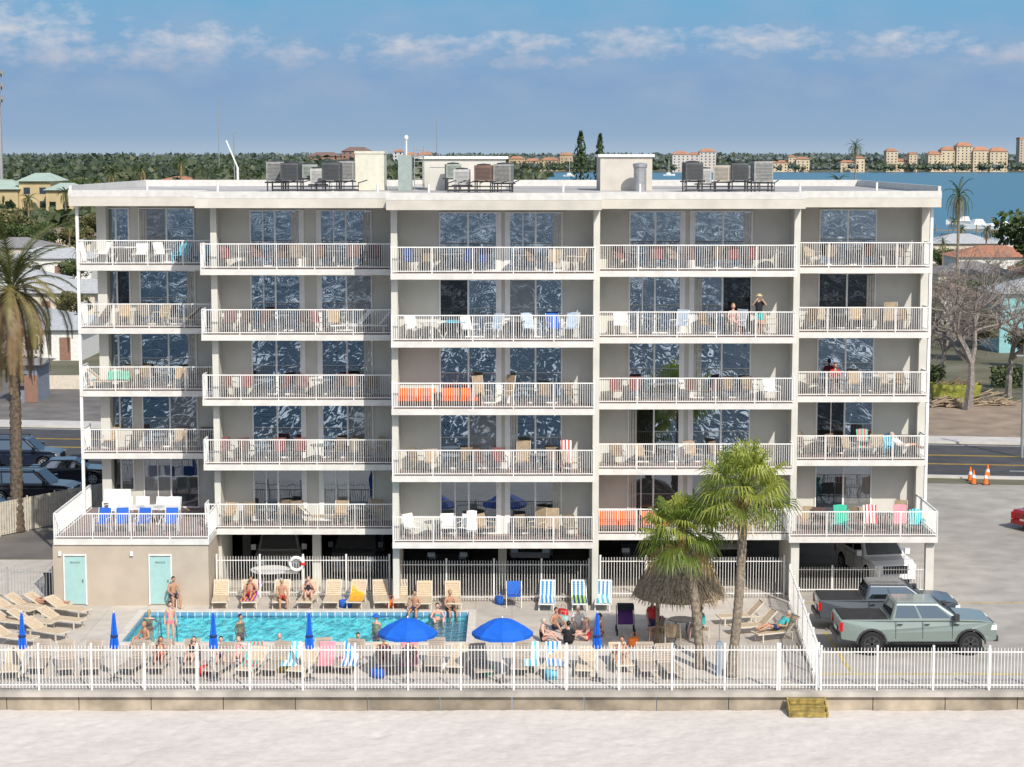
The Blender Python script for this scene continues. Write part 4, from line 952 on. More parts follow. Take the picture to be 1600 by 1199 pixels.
# neighbourhood houses first
def house_t(w,d,h,wm_,rm,link=False,o=None,hip=True):
    o=o or emp('house',link=False)
    B().box(-w/2,w/2,-d/2,d/2,0,h).ob('wall',wm_,o,link=link)
    e=.5; rh=min(w,d)*.17; b=B(); r=w/2-d/2 if hip else w/2+e
    r=max(r,.3); b.add([(-w/2-e,-d/2-e,h),(w/2+e,-d/2-e,h),(w/2+e,d/2+e,h),(-w/2-e,d/2+e,h),(-r,0,h+rh),(r,0,h+rh)],[(0,1,5,4),(1,2,5),(2,3,4,5),(3,0,4),(0,3,2,1)])
    b.ob('roof',rm,o,link=link)
    n=max(2,int(w/3.2))
    for fl in range(max(1,int(h/2.9))):
        for i in range(n):
            x=-w/2+w*(i+.5)/n
            if fl==0 and i==n//2: B().box(x-.5,x+.5,-d/2-.04,-d/2+.01,.05,2.1).ob('door',mat('house door',(.25,.14,.10),.6,.1),o,link=link)
            else: B().box(x-.6,x+.6,-d/2-.03,-d/2+.01,fl*2.9+1.0,fl*2.9+2.2).ob('window',carg,o,link=link)
    return o
HS=[]
def house(px,Y,w,d,h,wm_,rm,label,rz=0,hip=True,cat='house'):
    HS.append((PX(px,Y),Y,w)); o=emp('house',(PX(px,Y),Y,0),rz); tag(o,label,cat); return house_t(w,d,h,wm_,rm,True,o,hip)
hw_=[mat('house cream',(.60,.54,.44),.8,.1),mat('house white',(.70,.69,.65),.8,.1),mat('house aqua',(.25,.48,.50),.8,.1),mat('house blue grey',(.34,.40,.46),.8,.1)]
rm_=[mat('roof grey shingle',(.25,.245,.24),.9,.2,3),mat('roof pale metal',(.46,.47,.47),.5,.15,3),mat('roof terracotta',(.42,.19,.11),.8,.2,3),mat('roof brown shingle',(.24,.17,.13),.9,.2,3)]
house(85,300,13,9,3.2,hw_[1],rm_[1],'white house with pale metal roof'); house(30,330,12,9,3.4,hw_[0],rm_[0],'cream bungalow with grey roof')
house(10,245,14,9,3.2,hw_[1],rm_[1],'white bungalow with light roof'); house(100,380,12,9,3.2,hw_[0],rm_[3],'cream bungalow with brown roof')
house(85,228,11,8,3.0,hw_[0],rm_[1],'cream bungalow with pale roof beside palms',hip=False)
house(-60,290,14,9,3.2,hw_[1],rm_[0],'white bungalow with grey shingle roof'); house(-70,190,14,9,3.2,hw_[0],rm_[1],'cream bungalow with pale roof')
house(92,183,6,8,2.8,hw_[1],rm_[1],'long white flat building with pale roof',hip=False)
house(30,192,9,6,3.0,hw_[0],rm_[1],'low cream building with pale roof behind the pool')
house(50,150,1.8,4,2.9,mat('slate blue siding',(.20,.23,.28),.8,.15),rm_[0],'small slate blue outbuilding by the road',hip=False)
house(1550,300,13,9,3.4,hw_[1],rm_[2],'white waterfront house with terracotta roof'); house(1500,345,12,9,3.4,hw_[0],rm_[1],'cream waterfront house with white roof'); house(1600,350,12,9,3.4,hw_[1],rm_[1],'white waterfront house with pale roof')
house(1515,262,10,8,3.2,hw_[0],rm_[0],'cream bungalow with shingle roof'); house(1650,260,12,8,3.2,hw_[1],rm_[2],'white bungalow with terracotta roof'); house(1602,190,7,8,5.6,hw_[2],rm_[1],'two storey aqua house with pale roof')
house(1478,222,8,8,3.0,hw_[1],rm_[3],'white bungalow with brown roof')
hts=[(house_t(13,9,3.4,hw_[1],rm_[1]),'white bungalow with pale roof'),(house_t(12,9,3.4,hw_[0],rm_[3]),'cream bungalow with brown roof'),(house_t(14,10,3.6,hw_[1],rm_[0]),'white bungalow with grey roof'),(house_t(13,9,6.2,hw_[0],rm_[2]),'two storey cream house with terracotta roof'),(house_t(16,10,3.4,hw_[3],rm_[1],hip=False),'blue grey house with pale gable roof')]
for i in range(60):
    for t_ in range(20):
        Y=math.exp(U(math.log(400),math.log(1250))); X=PX(U(-120,820),Y)
        if inwater(X,Y) or any((X-a)**2+(Y-b_)**2<24**2 for a,b_,_ in HS): continue
        HS.append((X,Y,14)); t,lb=R.choice(hts); clone(t,(X,Y,0),U(-.2,.2),U(.95,1.3),lb,'house','neighbourhood houses'); break
spots=[]
for i in range(190):
    for tr_ in range(20):
        Y=math.exp(U(math.log(168),math.log(800)))
        px=U(-160,140) if R.random()<.5 else U(1440,1760)
        X=PX(px,Y)
        if inwater(X,Y): continue
        if px>1440 and (Y>385 or Y<172): continue
        if any((X-a)**2+(Y-b_)**2<(4+Y*.008)**2 for a,b_ in spots): continue
        if any(abs(X-a)<w_/2+2.5 and -14<Y-b_<8 for a,b_,w_ in HS): continue
        spots.append((X,Y)); break
    else: continue
    t,h_=R.choice(bts)
    if px>1000: mxh=U(3.2,5.2) if Y<250 else U(3,4.4)
    else: mxh=U(2.8,4.8) if Y<320 else U(4,6.5)*(1+Y/1500)
    if R.random()<(.22 if px>1000 or Y>320 else .45): clone(R.choice(cps),(X,Y,0),U(0,6),U(.55,.85),'slender palm tree among the houses','palm tree','neighbourhood palms')
    else: clone(t,(X,Y,0),U(0,6),mxh/h_,'leafy broad tree between the neighbourhood houses','tree','neighbourhood trees')
# far wood as stuff
t_=(1+5**.5)/2; ico=[Vector(v).normalized() for v in ((-1,t_,0),(1,t_,0),(-1,-t_,0),(1,-t_,0),(0,-1,t_),(0,1,t_),(0,-1,-t_),(0,1,-t_),(t_,0,-1),(t_,0,1),(-t_,0,-1),(-t_,0,1))]
icf=[(0,11,5),(0,5,1),(0,1,7),(0,7,10),(0,10,11),(1,5,9),(5,11,4),(11,10,2),(10,7,6),(7,1,8),(3,9,4),(3,4,2),(3,2,6),(3,6,8),(3,8,9),(4,9,5),(2,4,11),(6,2,10),(8,6,7),(9,8,1)]
fw1=leafm('far wood',(.095,.125,.065),.15); fw2=leafm('far wood light',(.13,.155,.085),.15); fw3=leafm('far wood dark',(.065,.09,.055),.15); fw4=leafm('hazy wood',(.15,.19,.19),.1); fw5=leafm('hazy wood dark',(.115,.15,.145),.1); fw6=leafm('hazy wood green',(.125,.155,.12),.1)  # distance haze mixed into the base colours of the hazy woods
def wood_mass(name,n,fy,fx,fh,mats_,lab,q=16,ls=.16):
    b=B()
    for i in range(n):
        Y=fy(); X=fx(Y)
        if inwater(X,Y) or any(abs(X-a)<w_*.75 and -22<Y-b_<9 for a,b_,w_ in HS): continue
        h=fh(Y); r=h*U(.35,.6); k=R.randrange(len(mats_))
        b.add([(X+v.x*r*.75,Y+v.y*r*.7,max(0,h*.6+v.z*h*.32*U(.7,1.1))) for v in ico],icf,k)
        for q_ in range(q):
            v=Vector((R.gauss(0,1),R.gauss(0,1),R.gauss(.2,1))).normalized(); c=Vector((X+v.x*r,Y+v.y*r,max(.5,h*.62+v.z*h*.38)))*1.0
            a=Vector((R.gauss(0,1),R.gauss(0,1),R.gauss(0,1))).normalized()*h*ls*U(.6,1.3); d_=a.cross(Vector((R.gauss(0,1),R.gauss(0,1),R.gauss(0,1)))).normalized()*h*ls*U(.5,1.0)
            b.add([c-a,c-d_,c+a,c+d_],[(0,1,2,3)],k if R.random()<.85 else R.randrange(len(mats_)))
    o=b.ob(name,mats_); tag(o,lab,'wood',kind='stuff'); return o
wood_mass('mid_wood',1700,lambda:math.exp(U(math.log(400),math.log(1300))),lambda Y:PX(U(-400,860),Y),lambda Y:U(5,9)+4*(Y>900),[fw1,fw2,fw3],'dense green tree canopy across the neighbourhood',24)
wood_mass('far_wood',2600,lambda:U(1250,2050),lambda Y:PX(U(-600,900),Y),lambda Y:U(9,15)+(4 if R.random()<.12 else 0),[fw1,fw3,fw6],'distant tree canopy on the far side of town',18,.12)
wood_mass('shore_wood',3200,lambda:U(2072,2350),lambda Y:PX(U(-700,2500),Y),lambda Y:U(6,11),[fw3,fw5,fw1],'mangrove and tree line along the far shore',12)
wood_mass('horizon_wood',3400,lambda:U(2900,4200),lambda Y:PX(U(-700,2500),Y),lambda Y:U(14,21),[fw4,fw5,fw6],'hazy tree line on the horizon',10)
# bare tree
def branch(b,p,d,ln,r,dep,mx_):
    e=p+d*ln; mid=p+d*ln*.5+Vector((U(-1,1),U(-1,1),U(-1,1)))*ln*.06
    b.tube([p,mid,e],[r,r*.82,r*.62],5 if dep<3 else 3,0,False)
    if dep>=mx_: return
    for k in range(3 if dep>0 else 4):
        a=Vector((R.gauss(0,1),R.gauss(0,1),R.gauss(.2,.8))).normalized(); nd=(d*.8+a*.75).normalized(); branch(b,e,nd,ln*U(.68,.84),max(r*.6,.012),dep+1,mx_)
for px,Y,hh,r_,mx_ in ((1512,144,3.4,.36,7),(1575,152,2.9,.30,6),(1472,162,2.5,.26,6)):
    o=emp('bare_tree',(PX(px,Y),Y,0)); tag(o,'leafless spreading grey tree behind the road','tree')
    b=B(); branch(b,Vector((0,0,0)),Vector((0.05,0,1)),hh,r_,0,mx_); b.ob('trunk',bareb,o)
def norfolk(px,Y,pt,wd):
    h=PZ(pt,Y); o=emp('pine_tree',(PX(px,Y),Y,0)); tag(o,'tall conical norfolk pine rising above the shore','pine tree')
    B().tube([(0,0,0),(0,0,h)],[.5,.08],6).ob('trunk',bark,o); b=B(); n=26
    for i in range(n):
        z=h*(.25+.75*i/n); rr=wd*(1-(i/n)**1.6)*.9+.4
        for k in range(8):
            a=k*.8+i*1.3+U(-.3,.3); e=Vector((math.cos(a)*rr*U(.6,1.15),math.sin(a)*rr*U(.6,1.15),z+U(-.2,.5))); s_=Vector((-math.sin(a),math.cos(a),0))*h*.022
            b.add([(0,0,z-.3),e-s_+Vector((0,0,-.4)),e*1.0+Vector((0,0,.7)),e+s_+Vector((0,0,-.4))],[(0,1,2,3)],R.choice((0,1)))
    b.ob('crown',[lf1,lf3],o)
norfolk(907,700,205,3.8); norfolk(937,720,209,2.7)
def bigb(px0,px1,Y,pt,wm_,rm,label,blocks=3,flat=False,lo=.6):
    X0,X1=PX(px0,Y),PX(px1,Y); h=PZ(pt,Y); o=emp('building',((X0+X1)/2,Y,0)); tag(o,label,'building')
    wb=B(); rb=B(); gb=B(); ws=[U(.5,1.6) for _ in range(blocks)]; sw_=sum(ws); a=X0-(X0+X1)/2; tall=R.randrange(blocks)
    for i in range(blocks):
        w=(X1-X0)*ws[i]/sw_; c=a+w; hh=h*(1 if blocks==1 or i==tall else U(lo,.88)); yo=U(-6,6) if blocks>1 else 0; d=16
        wb.box(a+.02,c-.02,yo,yo+d,0,hh)
        if flat: rb.box(a-.2,c+.2,yo-.3,yo+d+.3,hh+.01,hh+h*.05)
        else:
            rh=min(h*.16,w*.25); rb.add([(a-.5,yo-.8,hh),(c+.5,yo-.8,hh),(c+.5,yo+d+.8,hh),(a-.5,yo+d+.8,hh),(a+w*.25,yo+d/2,hh+rh),(c-w*.25,yo+d/2,hh+rh)],[(0,1,5,4),(1,2,5),(2,3,4,5),(3,0,4)])
        nf=max(1,int(hh/3)); nw=max(2,int(w/4))
        for f_ in range(nf):
            for k in range(nw): x=a+w*(k+.5)/nw; gb.box(x-.7,x+.7,yo-.06,yo-.01,f_*3+.9,f_*3+2.3)
        a=c
    wb.ob('wall',wm_,o); rb.ob('roof',rm,o); gb.ob('window_grid',carg,o); return o
creamw=mat('resort cream wall',(.56,.47,.33),.8,.1,.1); hz=mat('hazy terracotta',(.44,.22,.13),.8,.15,.1)  # terracotta paled to carry distance haze in its colour
bigb(-60,122,440,284,mat('mustard wall',(.50,.40,.22),.8,.1,.3),mat('pale green roof',(.40,.50,.42),.6,.1,.3),'mustard yellow apartment building with pale green roof',3,lo=.85)
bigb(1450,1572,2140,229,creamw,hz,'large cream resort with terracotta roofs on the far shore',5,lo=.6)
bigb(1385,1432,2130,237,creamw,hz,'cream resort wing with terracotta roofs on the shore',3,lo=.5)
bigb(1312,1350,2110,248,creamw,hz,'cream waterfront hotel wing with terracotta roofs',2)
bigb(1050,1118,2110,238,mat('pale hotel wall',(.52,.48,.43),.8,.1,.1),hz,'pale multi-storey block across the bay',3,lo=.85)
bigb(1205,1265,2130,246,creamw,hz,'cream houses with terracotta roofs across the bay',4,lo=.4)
bigb(1592,1640,2300,218,mat('tan tower wall',(.46,.38,.30),.8,.1,.1),hz,'tan block beside the far shore resort',1,True)
bigb(795,895,2250,243,mat('ochre wall',(.42,.33,.21),.8,.1,.1),hz,'long ochre building on the far shore',4)
bigb(480,600,1600,237,mat('brick wall',(.26,.16,.12),.8,.1,.1),mat('brown far roof',(.2,.13,.11),.8,.1,.1),'long brown building among distant trees',3,lo=.8)
bigb(615,675,1900,238,mat('far pale wall',(.5,.48,.45),.8,.1,.1),hz,'white building with red roof among distant trees',3)
# towers
def mast(px,Y,pt,label,r=.5,plat=False):
    h=PZ(pt,Y); o=emp('radio_mast',(PX(px,Y),Y,0)); tag(o,label,'mast')
    B().tube([(0,0,0),(0,0,h)],[r,r*.6],8).ob('pole',steel,o)
    if plat:
        for k,z in enumerate((h*.98,h*.9,h*.82)):
            b=B(); 
            for i in range(6): a=i*math.pi/3; b.box(math.cos(a)*1.6*r-.25*r,math.cos(a)*1.6*r+.25*r,math.sin(a)*1.6*r-.2*r,math.sin(a)*1.6*r+.2*r,z-h*.03,z+h*.01)
            b.lathe([(1.6*r,z-h*.012),(1.6*r,z-h*.008),(r*.5,z-h*.008)],6); b.ob('antenna_array',steel,o)
    else: B().box(-r*2,r*2,-r,r,h-r*1.5,h).ob('antenna',steel,o)
mast(4,500,108,'tall grey cell tower with antenna arrays',.7,True); mast(683,900,185,'thin lamp mast above distant trees',.28); mast(343,1100,155,'thin radio mast above distant trees',.25); mast(367,900,206,'thin pole with small platform',.3)
o=emp('crane',(PX(372,800),800,0)); tag(o,'white mobile crane boom above the trees','crane'); B().tube([(0,0,0),(0,0,PZ(262,800))],.5,6).ob('mast',white,o); B().bar((0,0,PZ(262,800)),(PX(355,800)-PX(372,800),0,PZ(220,800)),.35,.55).ob('boom',white,o)
o=emp('roof_beacon',(PX(635,94,18),94,17.0)); tag(o,'slim white pole with dome on the roof','pole'); B().tube([(0,0,0),(0,0,2.2)],.04,6).ob('pole',white,o); B().sph((0,0,2.28),(.1,.1,.13),8,6).ob('dome',white,o)
o=emp('dock',(PX(1540,470),470,0)); tag(o,'timber boat dock with canopy on piles in the bay','dock'); B().box(-12,14,-1,1,.7,.9).ob('deck_boards',wood,o)
for i in range(9): B().tube([(-12+i*3.2,-1,-.2),(-12+i*3.2,-1,2.2)],.14,6).ob('piling',wood,o)
B().box(2,10,-3,3,3.6,3.85).ob('canopy',mat('blue canopy',(.12,.30,.42),.7,.1),o)
for x in (2.2,9.8): B().box(x-.1,x+.1,-.1,.1,.9,3.6).ob('canopy_post',white,o)
def boat(px,Y,L_,rz,label,sail=False):
    o=emp('boat',(PX(px,Y),Y,.05),rz); tag(o,label,'boat'); w=L_*.16; b=B()
    st_=[(-L_/2,w*.85,.0),(-L_*.2,w,0),(L_*.2,w*.8,.05),(L_/2,.03,.35)]
    vs=[];fs=[]
    for x,ww,s_ in st_: vs+=[(x,-ww,L_*.11+s_),(x,-ww*.6,0),(x,ww*.6,0),(x,ww,L_*.11+s_)]
    for i in range(3):
        for k in range(3): a=i*4+k; fs.append((a,a+1,a+5,a+4))
        a=i*4; fs.append((a,a+4,a+7,a+3))
    fs.append((0,3,2,1)); b.add(vs,fs); b.ob('hull',whp,o)
    B().add([(-L_*.2,-w*.6,L_*.11),(L_*.15,-w*.5,L_*.11),(L_*.15,w*.5,L_*.11),(-L_*.2,w*.6,L_*.11),(-L_*.15,-w*.5,L_*.24),(L_*.05,-w*.4,L_*.24),(L_*.05,w*.4,L_*.24),(-L_*.15,w*.5,L_*.24)],[(0,1,5,4),(1,2,6,5),(2,3,7,6),(3,0,4,7),(4,5,6,7)]).ob('cabin',whp,o)
    if sail: B().tube([(0,0,0),(0,0,L_*1.2)],.12,5).ob('mast',white,o)
boat(1530,500,10,.3,'white motor boat moored near the dock'); boat(1505,530,9,2.9,'white cabin boat moored near the dock'); boat(1572,490,9,.1,'white motor boat beside the dock'); boat(890,1700,12,.2,'white sailing boat anchored on the bay',True); boat(1045,1750,12,.4,'white sailing boat anchored on the bay',True)
boat(825,1500,9,0,'small motor boat on the bay')
clone(cps[1],(PX(1493,235),235,0),1,(.95,.95,1.36),'tall palm beside the waterfront houses','palm tree'); clone(cps[1],(PX(1335,900),900,0),1,2.2,'tall palm seen above the roof','palm tree'); 
clone(bts[0][0],(PX(1630,250),250,0),0,1.5,'dense dark green tree near the water','tree')
for px,Y,s_ in ((1310,420,1.6),(48,400,1.2),(105,420,1.3),(150,480,1.5),(180,520,1.7),(220,560,1.8),(285,650,2)): clone(cps[0],(PX(px,Y),Y,0),px,s_,'palm tree behind the building','palm tree')
# dumpster, debris, lots
o=emp('dumpster',(PX(1492,149),149,0),-.1); tag(o,'open yellow green dumpster full of timber behind the road','dumpster'); o.scale=(.62,.75,.85)
b=B(); b.add([(-2.6,-1.2,.1),(2.6,-1.2,.1),(2.6,1.2,.1),(-2.6,1.2,.1),(-3,-1.25,1.6),(3,-1.25,1.6),(3,1.25,1.6),(-3,1.25,1.6)],[(0,1,5,4),(1,2,6,5),(2,3,7,6),(3,0,4,7),(0,3,2,1)]); b.ob('container',mat('dumpster yellow green',(.30,.32,.05),.6,.3,2),o)
b=B()
for i in range(60): x,y=U(-2.4,2.4),U(-.9,.9); b.bar((x-U(0,1),y,U(1.1,1.6)),(x+U(0,1),y+U(-.5,.5),U(1.2,2.2)),.12,.05)
b.ob('timber_load',wood,o)
for px,Y,s_ in ((1545,147,1.0),(1475,146,.7)):
    o=emp('timber_pile',(PX(px,Y),Y,0)); tag(o,'heap of broken timber on the bare lot','timber pile'); b=B()
    for i in range(70): x,y=U(-1.6,1.6)*s_,U(-.8,.8); z=U(.05,.9)*s_*(1-abs(x)/2/s_); b.bar((x-U(.2,.7),y,z),(x+U(.2,.7),y+U(-.5,.5),z+U(-.05,.4)),.12,.05)
    b.ob('boards',mat('pale broken timber',(.42,.32,.22),.9,.3,3),o)
dirt=mat('bare dirt',(.36,.28,.205),.95,.2,.6,.2,world=True,big=.2)
b=B(); p=[rp(14,9.7),rp(60,9.7),rp(60,30),rp(14,30)]; b.add([(x,y,.008) for x,y in p],[(0,1,2,3)]); struct(b.ob('dirt_ground',dirt))
b=B(); p=[rp(-60,9.7),rp(-14,9.7),rp(-14,34),rp(-60,34)]; b.add([(x,y,.008) for x,y in p],[(0,1,2,3)]); struct(b.ob('side_street_pavement',MC['worn asphalt']))
def hedge(px0,px1,Y,h,label):
    X0,X1=PX(px0,Y),PX(px1,Y); b=B()
    for i in range(int((X1-X0)*160)):
        c=Vector((U(X0,X1)-X0,U(-.6,.6),U(0,h)*U(.8,1))); a=Vector((R.gauss(0,1),R.gauss(0,1),R.gauss(0,1))).normalized()*.16; d=a.cross(Vector((U(-1,1),U(-1,1),U(-1,1)))).normalized()*.12
        b.add([c-a,c-d,c+a,c+d],[(0,1,2,3)],R.randrange(3))
    o=b.ob('hedge',[lf1,lf2,lf3],loc=(X0,Y,0)); tag(o,label,'hedge')
hedge(1548,1640,158,1.8,'leafy green hedge behind the vacant lot'); hedge(1440,1475,162,1.6,'leafy green hedge beside the dumpster'); hedge(0,60,172,1.2,'clipped green hedge behind the neighbouring pool')
o=B().box(-3.4,3.4,-2.5,2.5,0,.02).ob('swimming_pool',poolm,loc=(PX(90,164),164,0)); tag(o,'small neighbouring turquoise pool behind a wall','swimming pool')
o=B().box(-2.6,2.6,-.06,.06,0,1.1).ob('wall',hw_[0],loc=(PX(95,157),157,0)); tag(o,'low cream garden wall beside the pool','wall')
ct_=emp('traffic_cone',link=False); B().lathe([(.14,.03),(.03,.7),(0,.71)],12).ob('cone_body',mat('cone orange',(.85,.17,.02),.5,.1),ct_,link=False); B().box(-.18,.18,-.18,.18,0,.035).ob('base',blackm,ct_,link=False); B().lathe([(.098,.32),(.074,.47)],12).ob('reflective_band',whp,ct_,link=False)
for px,py in ((1521,757),(1540,758),(1543,748),(1516,752)): p=G(px,py); clone(ct_,p,0,1.15,'orange traffic cone standing by the road','traffic cone','traffic cones')
o=emp('street_pole',(PX(1590,122),121,0)); tag(o,'grey utility pole beside the road','pole'); B().tube([(0,0,0),(0,0,7)],.1,8).ob('pole',steel,o); B().bar((-.5,0,6.3),(.5,0,6.3),.1,.1).ob('crossarm',steel,o)
# ------------------------------------------------ vehicles
def vehicle(name,S,paint,loc,rz,label,cat):
    o=emp(name,loc,rz); tag(o,label,cat); L2,W2,z0=S['L']/2,S['W']/2,S['z0']
    wr=S['wr']; ax=S['ax']; ar=wr+.07
    pts=[]
    pts.append((L2-.06,z0+.05))
    for a in (ax[0],ax[1]):
        pts.append((a+ar,z0))
        for k in range(1,8): t=math.pi*k/8; pts.append((a+math.cos(t)*ar,max(z0,wr+math.sin(t)*ar)))
        pts.append((a-ar,z0))
    pts+= [(-L2+.06,z0+.08)]+S['top']
    n=len(pts); b=B(); vs=[]
    for s_ in (-1,1):
        for x,z in pts:
            k=1-.10*max(0,(abs(x)-(L2-.5))/.5)**2; vs.append((x,s_*W2*k,z))
    fs=[tuple(range(n))[::-1],tuple(range(n,2*n))]; b.add(vs,fs,0)
    b.f+= [(i,(i+1)%n,(i+1)%n+n,i+n) for i in range(n)]
    b.m+= [1 if (1<=i<=17) else 0 for i in range(n)]
    bd=b.ob('body',[paint,blackm],o); md=bd.modifiers.new('bevel','BEVEL'); md.width=.05; md.segments=3; md.limit_method='ANGLE'; md.angle_limit=math.radians(28)
    c=S['cab']; (xr,xf,xtr,xtf,zb,zt_)=c; wb=W2-.05; wt=W2-S.get('tum',.24)
    Bv=[Vector((xr,-wb,zb)),Vector((xf,-wb,zb)),Vector((xf,wb,zb)),Vector((xr,wb,zb)),Vector((xtr,-wt,zt_)),Vector((xtf,-wt,zt_)),Vector((xtf,wt,zt_)),Vector((xtr,wt,zt_))]
    b=B(); b.add(Bv,[(4,5,6,7),(0,1,5,4),(1,2,6,5),(2,3,7,6),(3,0,4,7)]); cb=b.ob('cabin',paint,o); md=cb.modifiers.new('bevel','BEVEL'); md.width=.09; md.segments=3; md.limit_method='ANGLE'
    def pane(A,Bb,C,D,u0,u1,v0,v1,nm='window'):
        def f(u,v): return (A.lerp(Bb,u)).lerp(D.lerp(C,u),v)
        nr=(Bb-A).cross(D-A).normalized()*.012
        B().add([f(u0,v0)+nr,f(u1,v0)+nr,f(u1+(-.03 if u1>.9 else 0),v1)+nr,f(u0,v1)+nr],[(0,1,2,3)]).ob(nm,carg,o)
    for A,Bb,C,D in ((Bv[0],Bv[1],Bv[5],Bv[4]),(Bv[2],Bv[3],Bv[7],Bv[6])):
        fl=A.x>Bb.x
        for u0,u1 in S['wins']:
            if fl: u0,u1=1-u1,1-u0
            pane(A,Bb,C,D,u0,u1,.12,.87)
    pane(Bv[1],Bv[2],Bv[6],Bv[5],.06,.94,.08,.92,'windshield'); pane(Bv[3],Bv[0],Bv[4],Bv[7],.08,.92,.2,.88,'rear_window')
    for a in ax:
        for s_ in (-1,1):
            w=emp('wheel',(a,s_*(W2-.13),wr),parent=o)
            b=B(); b.tube([(0,-.14,0),(0,-.1,0),(0,.1,0),(0,.14,0)],[wr*.9,wr,wr,wr*.9],24); b.ob('tyre',blackm,w)
            b=B(); y=s_*.145
            for k in range(24):
                t0,t1=2*math.pi*k/24,2*math.pi*(k+1)/24; 
                b.add([(math.cos(t0)*wr*.68,y,math.sin(t0)*wr*.68),(math.cos(t1)*wr*.68,y,math.sin(t1)*wr*.68),(math.cos(t1)*wr*.57,y,math.sin(t1)*wr*.57),(math.cos(t0)*wr*.57,y,math.sin(t0)*wr*.57)],[(0,1,2,3)])
            for k in range(6):
                t0=k*math.pi/3; b.bar((0,y,0),(math.cos(t0)*wr*.6,y,math.sin(t0)*wr*.6),.02,.07) if abs(math.sin(t0))<.95 else b.box(-.035,.035,y-.01,y+.01,0,math.sin(t0)*wr*.6)
            b.ob('rim',S.get('rim',steel),w)
    for a in ax:
        for s_ in (-1,1):
            b=B(); 
            if S.get('bed'):
                pr=[(a+math.cos(math.pi*k/10)*(ar+.03),wr+math.sin(math.pi*k/10)*(ar+.03)) for k in range(11)]
                for (xa_,za_),(xb_,zb_) in zip(pr[:-1],pr[1:]): b.bar((xa_,s_*(W2+.01),za_),(xb_,s_*(W2+.01),zb_),.06,.07)
                b.ob('fender_flare',darkm,o)
    zl=S['zl']
    for s_ in (-1,1):
        B().box(L2-.26,L2-.02,s_*(W2*.78)-.17,s_*(W2*.78)+.17,zl-.09,zl+.10).ob('headlight',mat('headlight lens',(.75,.77,.8),.15,.05),o)
        B().box(-L2-.01,-L2+.12,s_*(W2*.84)-.1,s_*(W2*.84)+.1,zl-.15,zl+.18).ob('taillight',mat('taillight lens',(.45,.01,.01),.2,.05),o)
        xm=xf-.25; B().box(xm-.1,xm+.08,s_*(W2+.12)-.12,s_*(W2+.12)+.1,zb+.02,zb+.26).ob('side_mirror',S.get('hand',paint),o)
        for u in S['doors']:
            B().box(u-.008,u+.008,s_*(W2+.002)-.004,s_*(W2+.002)+.004,z0+.12,zb-.02).ob('door_seam',blackm,o)
            B().box(u+.06,u+.24,s_*(W2+.02)-.02,s_*(W2+.02)+.02,zb-.17,zb-.13).ob('door_handle',S.get('hand',paint),o)
    B().box(L2-.04,L2+.015,-W2*.55,W2*.55,zl-.28,zl+.05).ob('grille',blackm,o)
    B().box(L2-.1,L2+.06,-W2*.88,W2*.88,z0,z0+.2).ob('front_bumper',S.get('bump',paint),o); B().box(-L2-.08,-L2+.1,-W2*.88,W2*.88,z0+.02,z0+.22).ob('rear_bumper',S.get('bump',paint),o)
    B().box(-L2-.012,-L2+.01,-.26,.26,zl-.25,zl-.1).ob('number_plate',whp,o)
    if S.get('bed'):
        x0_,x1_=S['bed']; B().box(x0_,x1_,-W2+.14,W2-.14,zb-.03,zb+.035).ob('bed_cover',mat('bed cover black',(.03,.03,.032),.8,.2),o)
        for s_ in (-1,1): ya,yb=sorted((s_*(W2-.05),s_*(W2+.06))); B().box(-1.0,1.45,ya,yb,z0-.06,z0-.01).ob('side_step',blackm,o)
    if S.get('rack'):
        b=B()
        for s_ in (-1,1): b.bar((xtr+.2,s_*(wt-.05),zt_+.06),(xtf-.1,s_*(wt-.05),zt_+.06),.04,.04); b.box(xtr+.2,xtr+.26,s_*(wt-.05)-.02,s_*(wt-.05)+.02,zt_-.02,zt_+.05); b.box(xtf-.2,xtf-.14,s_*(wt-.05)-.02,s_*(wt-.05)+.02,zt_-.02,zt_+.05)
        b.ob('roof_rack',blackm,o)
    return o
def paint(n,c,metal=.3): return mat(n,c,.32,.04,1,metal=metal,coat=.6)
PK=dict(L=5.85,W=2.0,z0=.52,wr=.45,ax=(1.93,-1.73),top=[(-2.92,1.34),(-1.0,1.36),(1.45,1.38),(2.3,1.35),(2.72,1.28),(2.88,1.14),(2.92,.9),(2.92,.62)],cab=(-1.05,1.62,-.86,.72,1.34,1.96),wins=[(.06,.42),(.46,.88)],zl=1.06,doors=(-.85,.15,1.25),bed=(-2.82,-1.12),bump=darkm,rim=darkm,hand=darkm,tum=.19)
SU=dict(L=4.9,W=1.98,z0=.38,wr=.40,ax=(1.5,-1.45),top=[(-2.44,1.05),(-2.3,1.18),(1.1,1.18),(2.0,1.12),(2.38,1.0),(2.44,.6)],cab=(-2.32,1.25,-2.1,.5,1.16,1.86),wins=[(.05,.26),(.29,.60),(.63,.93)],zl=.9,doors=(-.95,.1,1.05),rack=True,tum=.2)
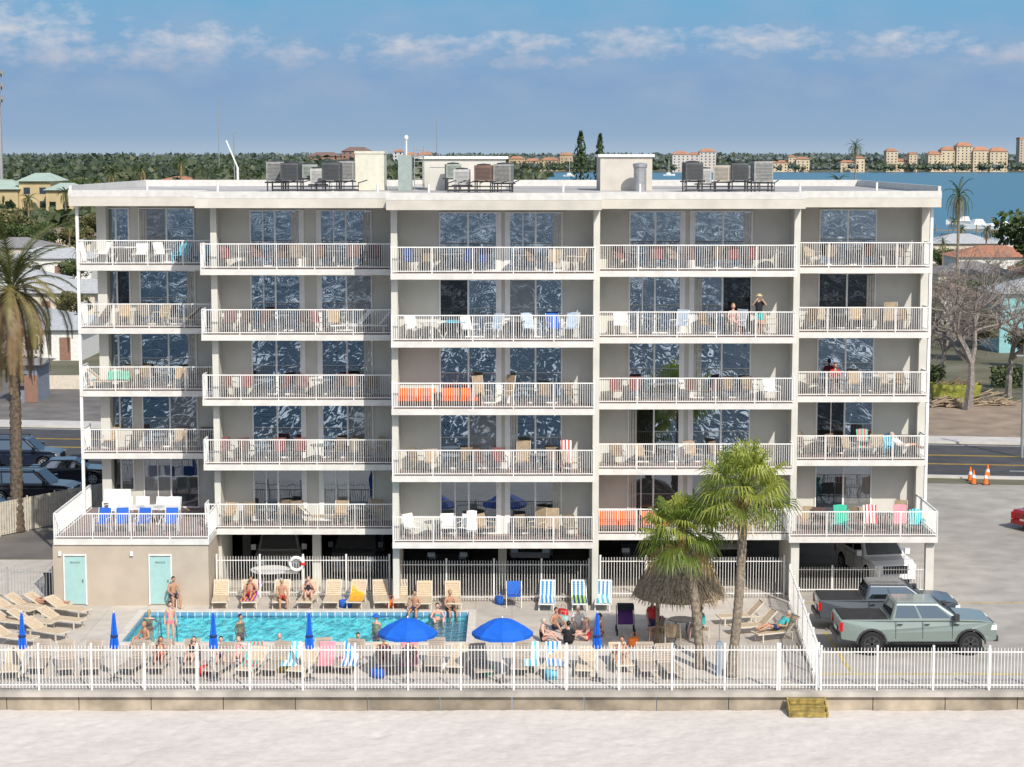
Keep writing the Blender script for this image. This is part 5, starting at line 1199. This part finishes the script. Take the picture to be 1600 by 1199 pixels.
SE=dict(L=4.7,W=1.85,z0=.28,wr=.34,ax=(1.4,-1.4),top=[(-2.34,.85),(-2.2,.98),(1.0,.95),(1.9,.88),(2.28,.72),(2.34,.4)],cab=(-1.75,1.15,-1.0,.35,.94,1.42),wins=[(.12,.48),(.52,.88)],zl=.68,doors=(-.9,.05,.95))
grn=paint('lunar green paint',(.23,.28,.26)); gry=paint('dark grey paint',(.075,.088,.105)); wpt=paint('white car paint',(.72,.72,.72),0); bkp=paint('black car paint',(.012,.014,.02),0); nvp=paint('dark blue car paint',(.012,.02,.04)); rdp=paint('red car paint',(.35,.015,.02)); slv=paint('silver car paint',(.35,.36,.37))
vehicle('pickup_truck',PK,grn,(PX(1427,73.3,.8),73.3,.006),0,'grey-green crew cab pickup with black bed cover in the lot','pickup truck')
o=vehicle('pickup_truck',PK,gry,(PX(1384,76.8,.8),76.8,.006),-.02,'dark grey crew cab pickup parked behind another truck','pickup truck'); o.scale=(.94,.95,.95)
vehicle('suv',SU,wpt,(PX(1366,86.3,.8),86.3,.012),-math.pi/2+.2,'white suv with roof rack parked under the building','car')
gc='cars parked in the garage'
for px,Y,S,pt,rz in ((438,87.5,SU,slv,-1.5),(560,88,SU,gry,-1.6),(700,90,SE,nvp,-1.55),(830,91,SU,slv,-1.6),(1000,91,SE,gry,-1.6),(1120,90,SU,wpt,-1.5)):
    o=vehicle('parked_car',S,pt,(PX(px,Y,.8),Y,.012),rz,'car parked in the shade of the open garage','car'); o['group']=gc
vehicle('parked_car',SU,nvp,(PX(32,116.5,.8),116.8,.01),.0,'dark blue suv parked beside the road','car')
vehicle('parked_car',SE,bkp,(PX(105,111,.8),111.5,.01),.1,'black sedan parked near the building','car')
vehicle('parked_car',SU,bkp,(PX(48,104.5,.8),104.8,.01),-.05,'black suv parked behind the pale fence','car')
vehicle('parked_car',SE,rdp,(PX(1655,98,.8),98,.01),.5,'red car at the edge of the parking lot','car')
vehicle('parked_car',SE,slv,(PX(0,93,.8)-2,98.5,.01),.1,'silver sedan beside the driveway fence','car')
print('objects',len(bpy.data.objects))
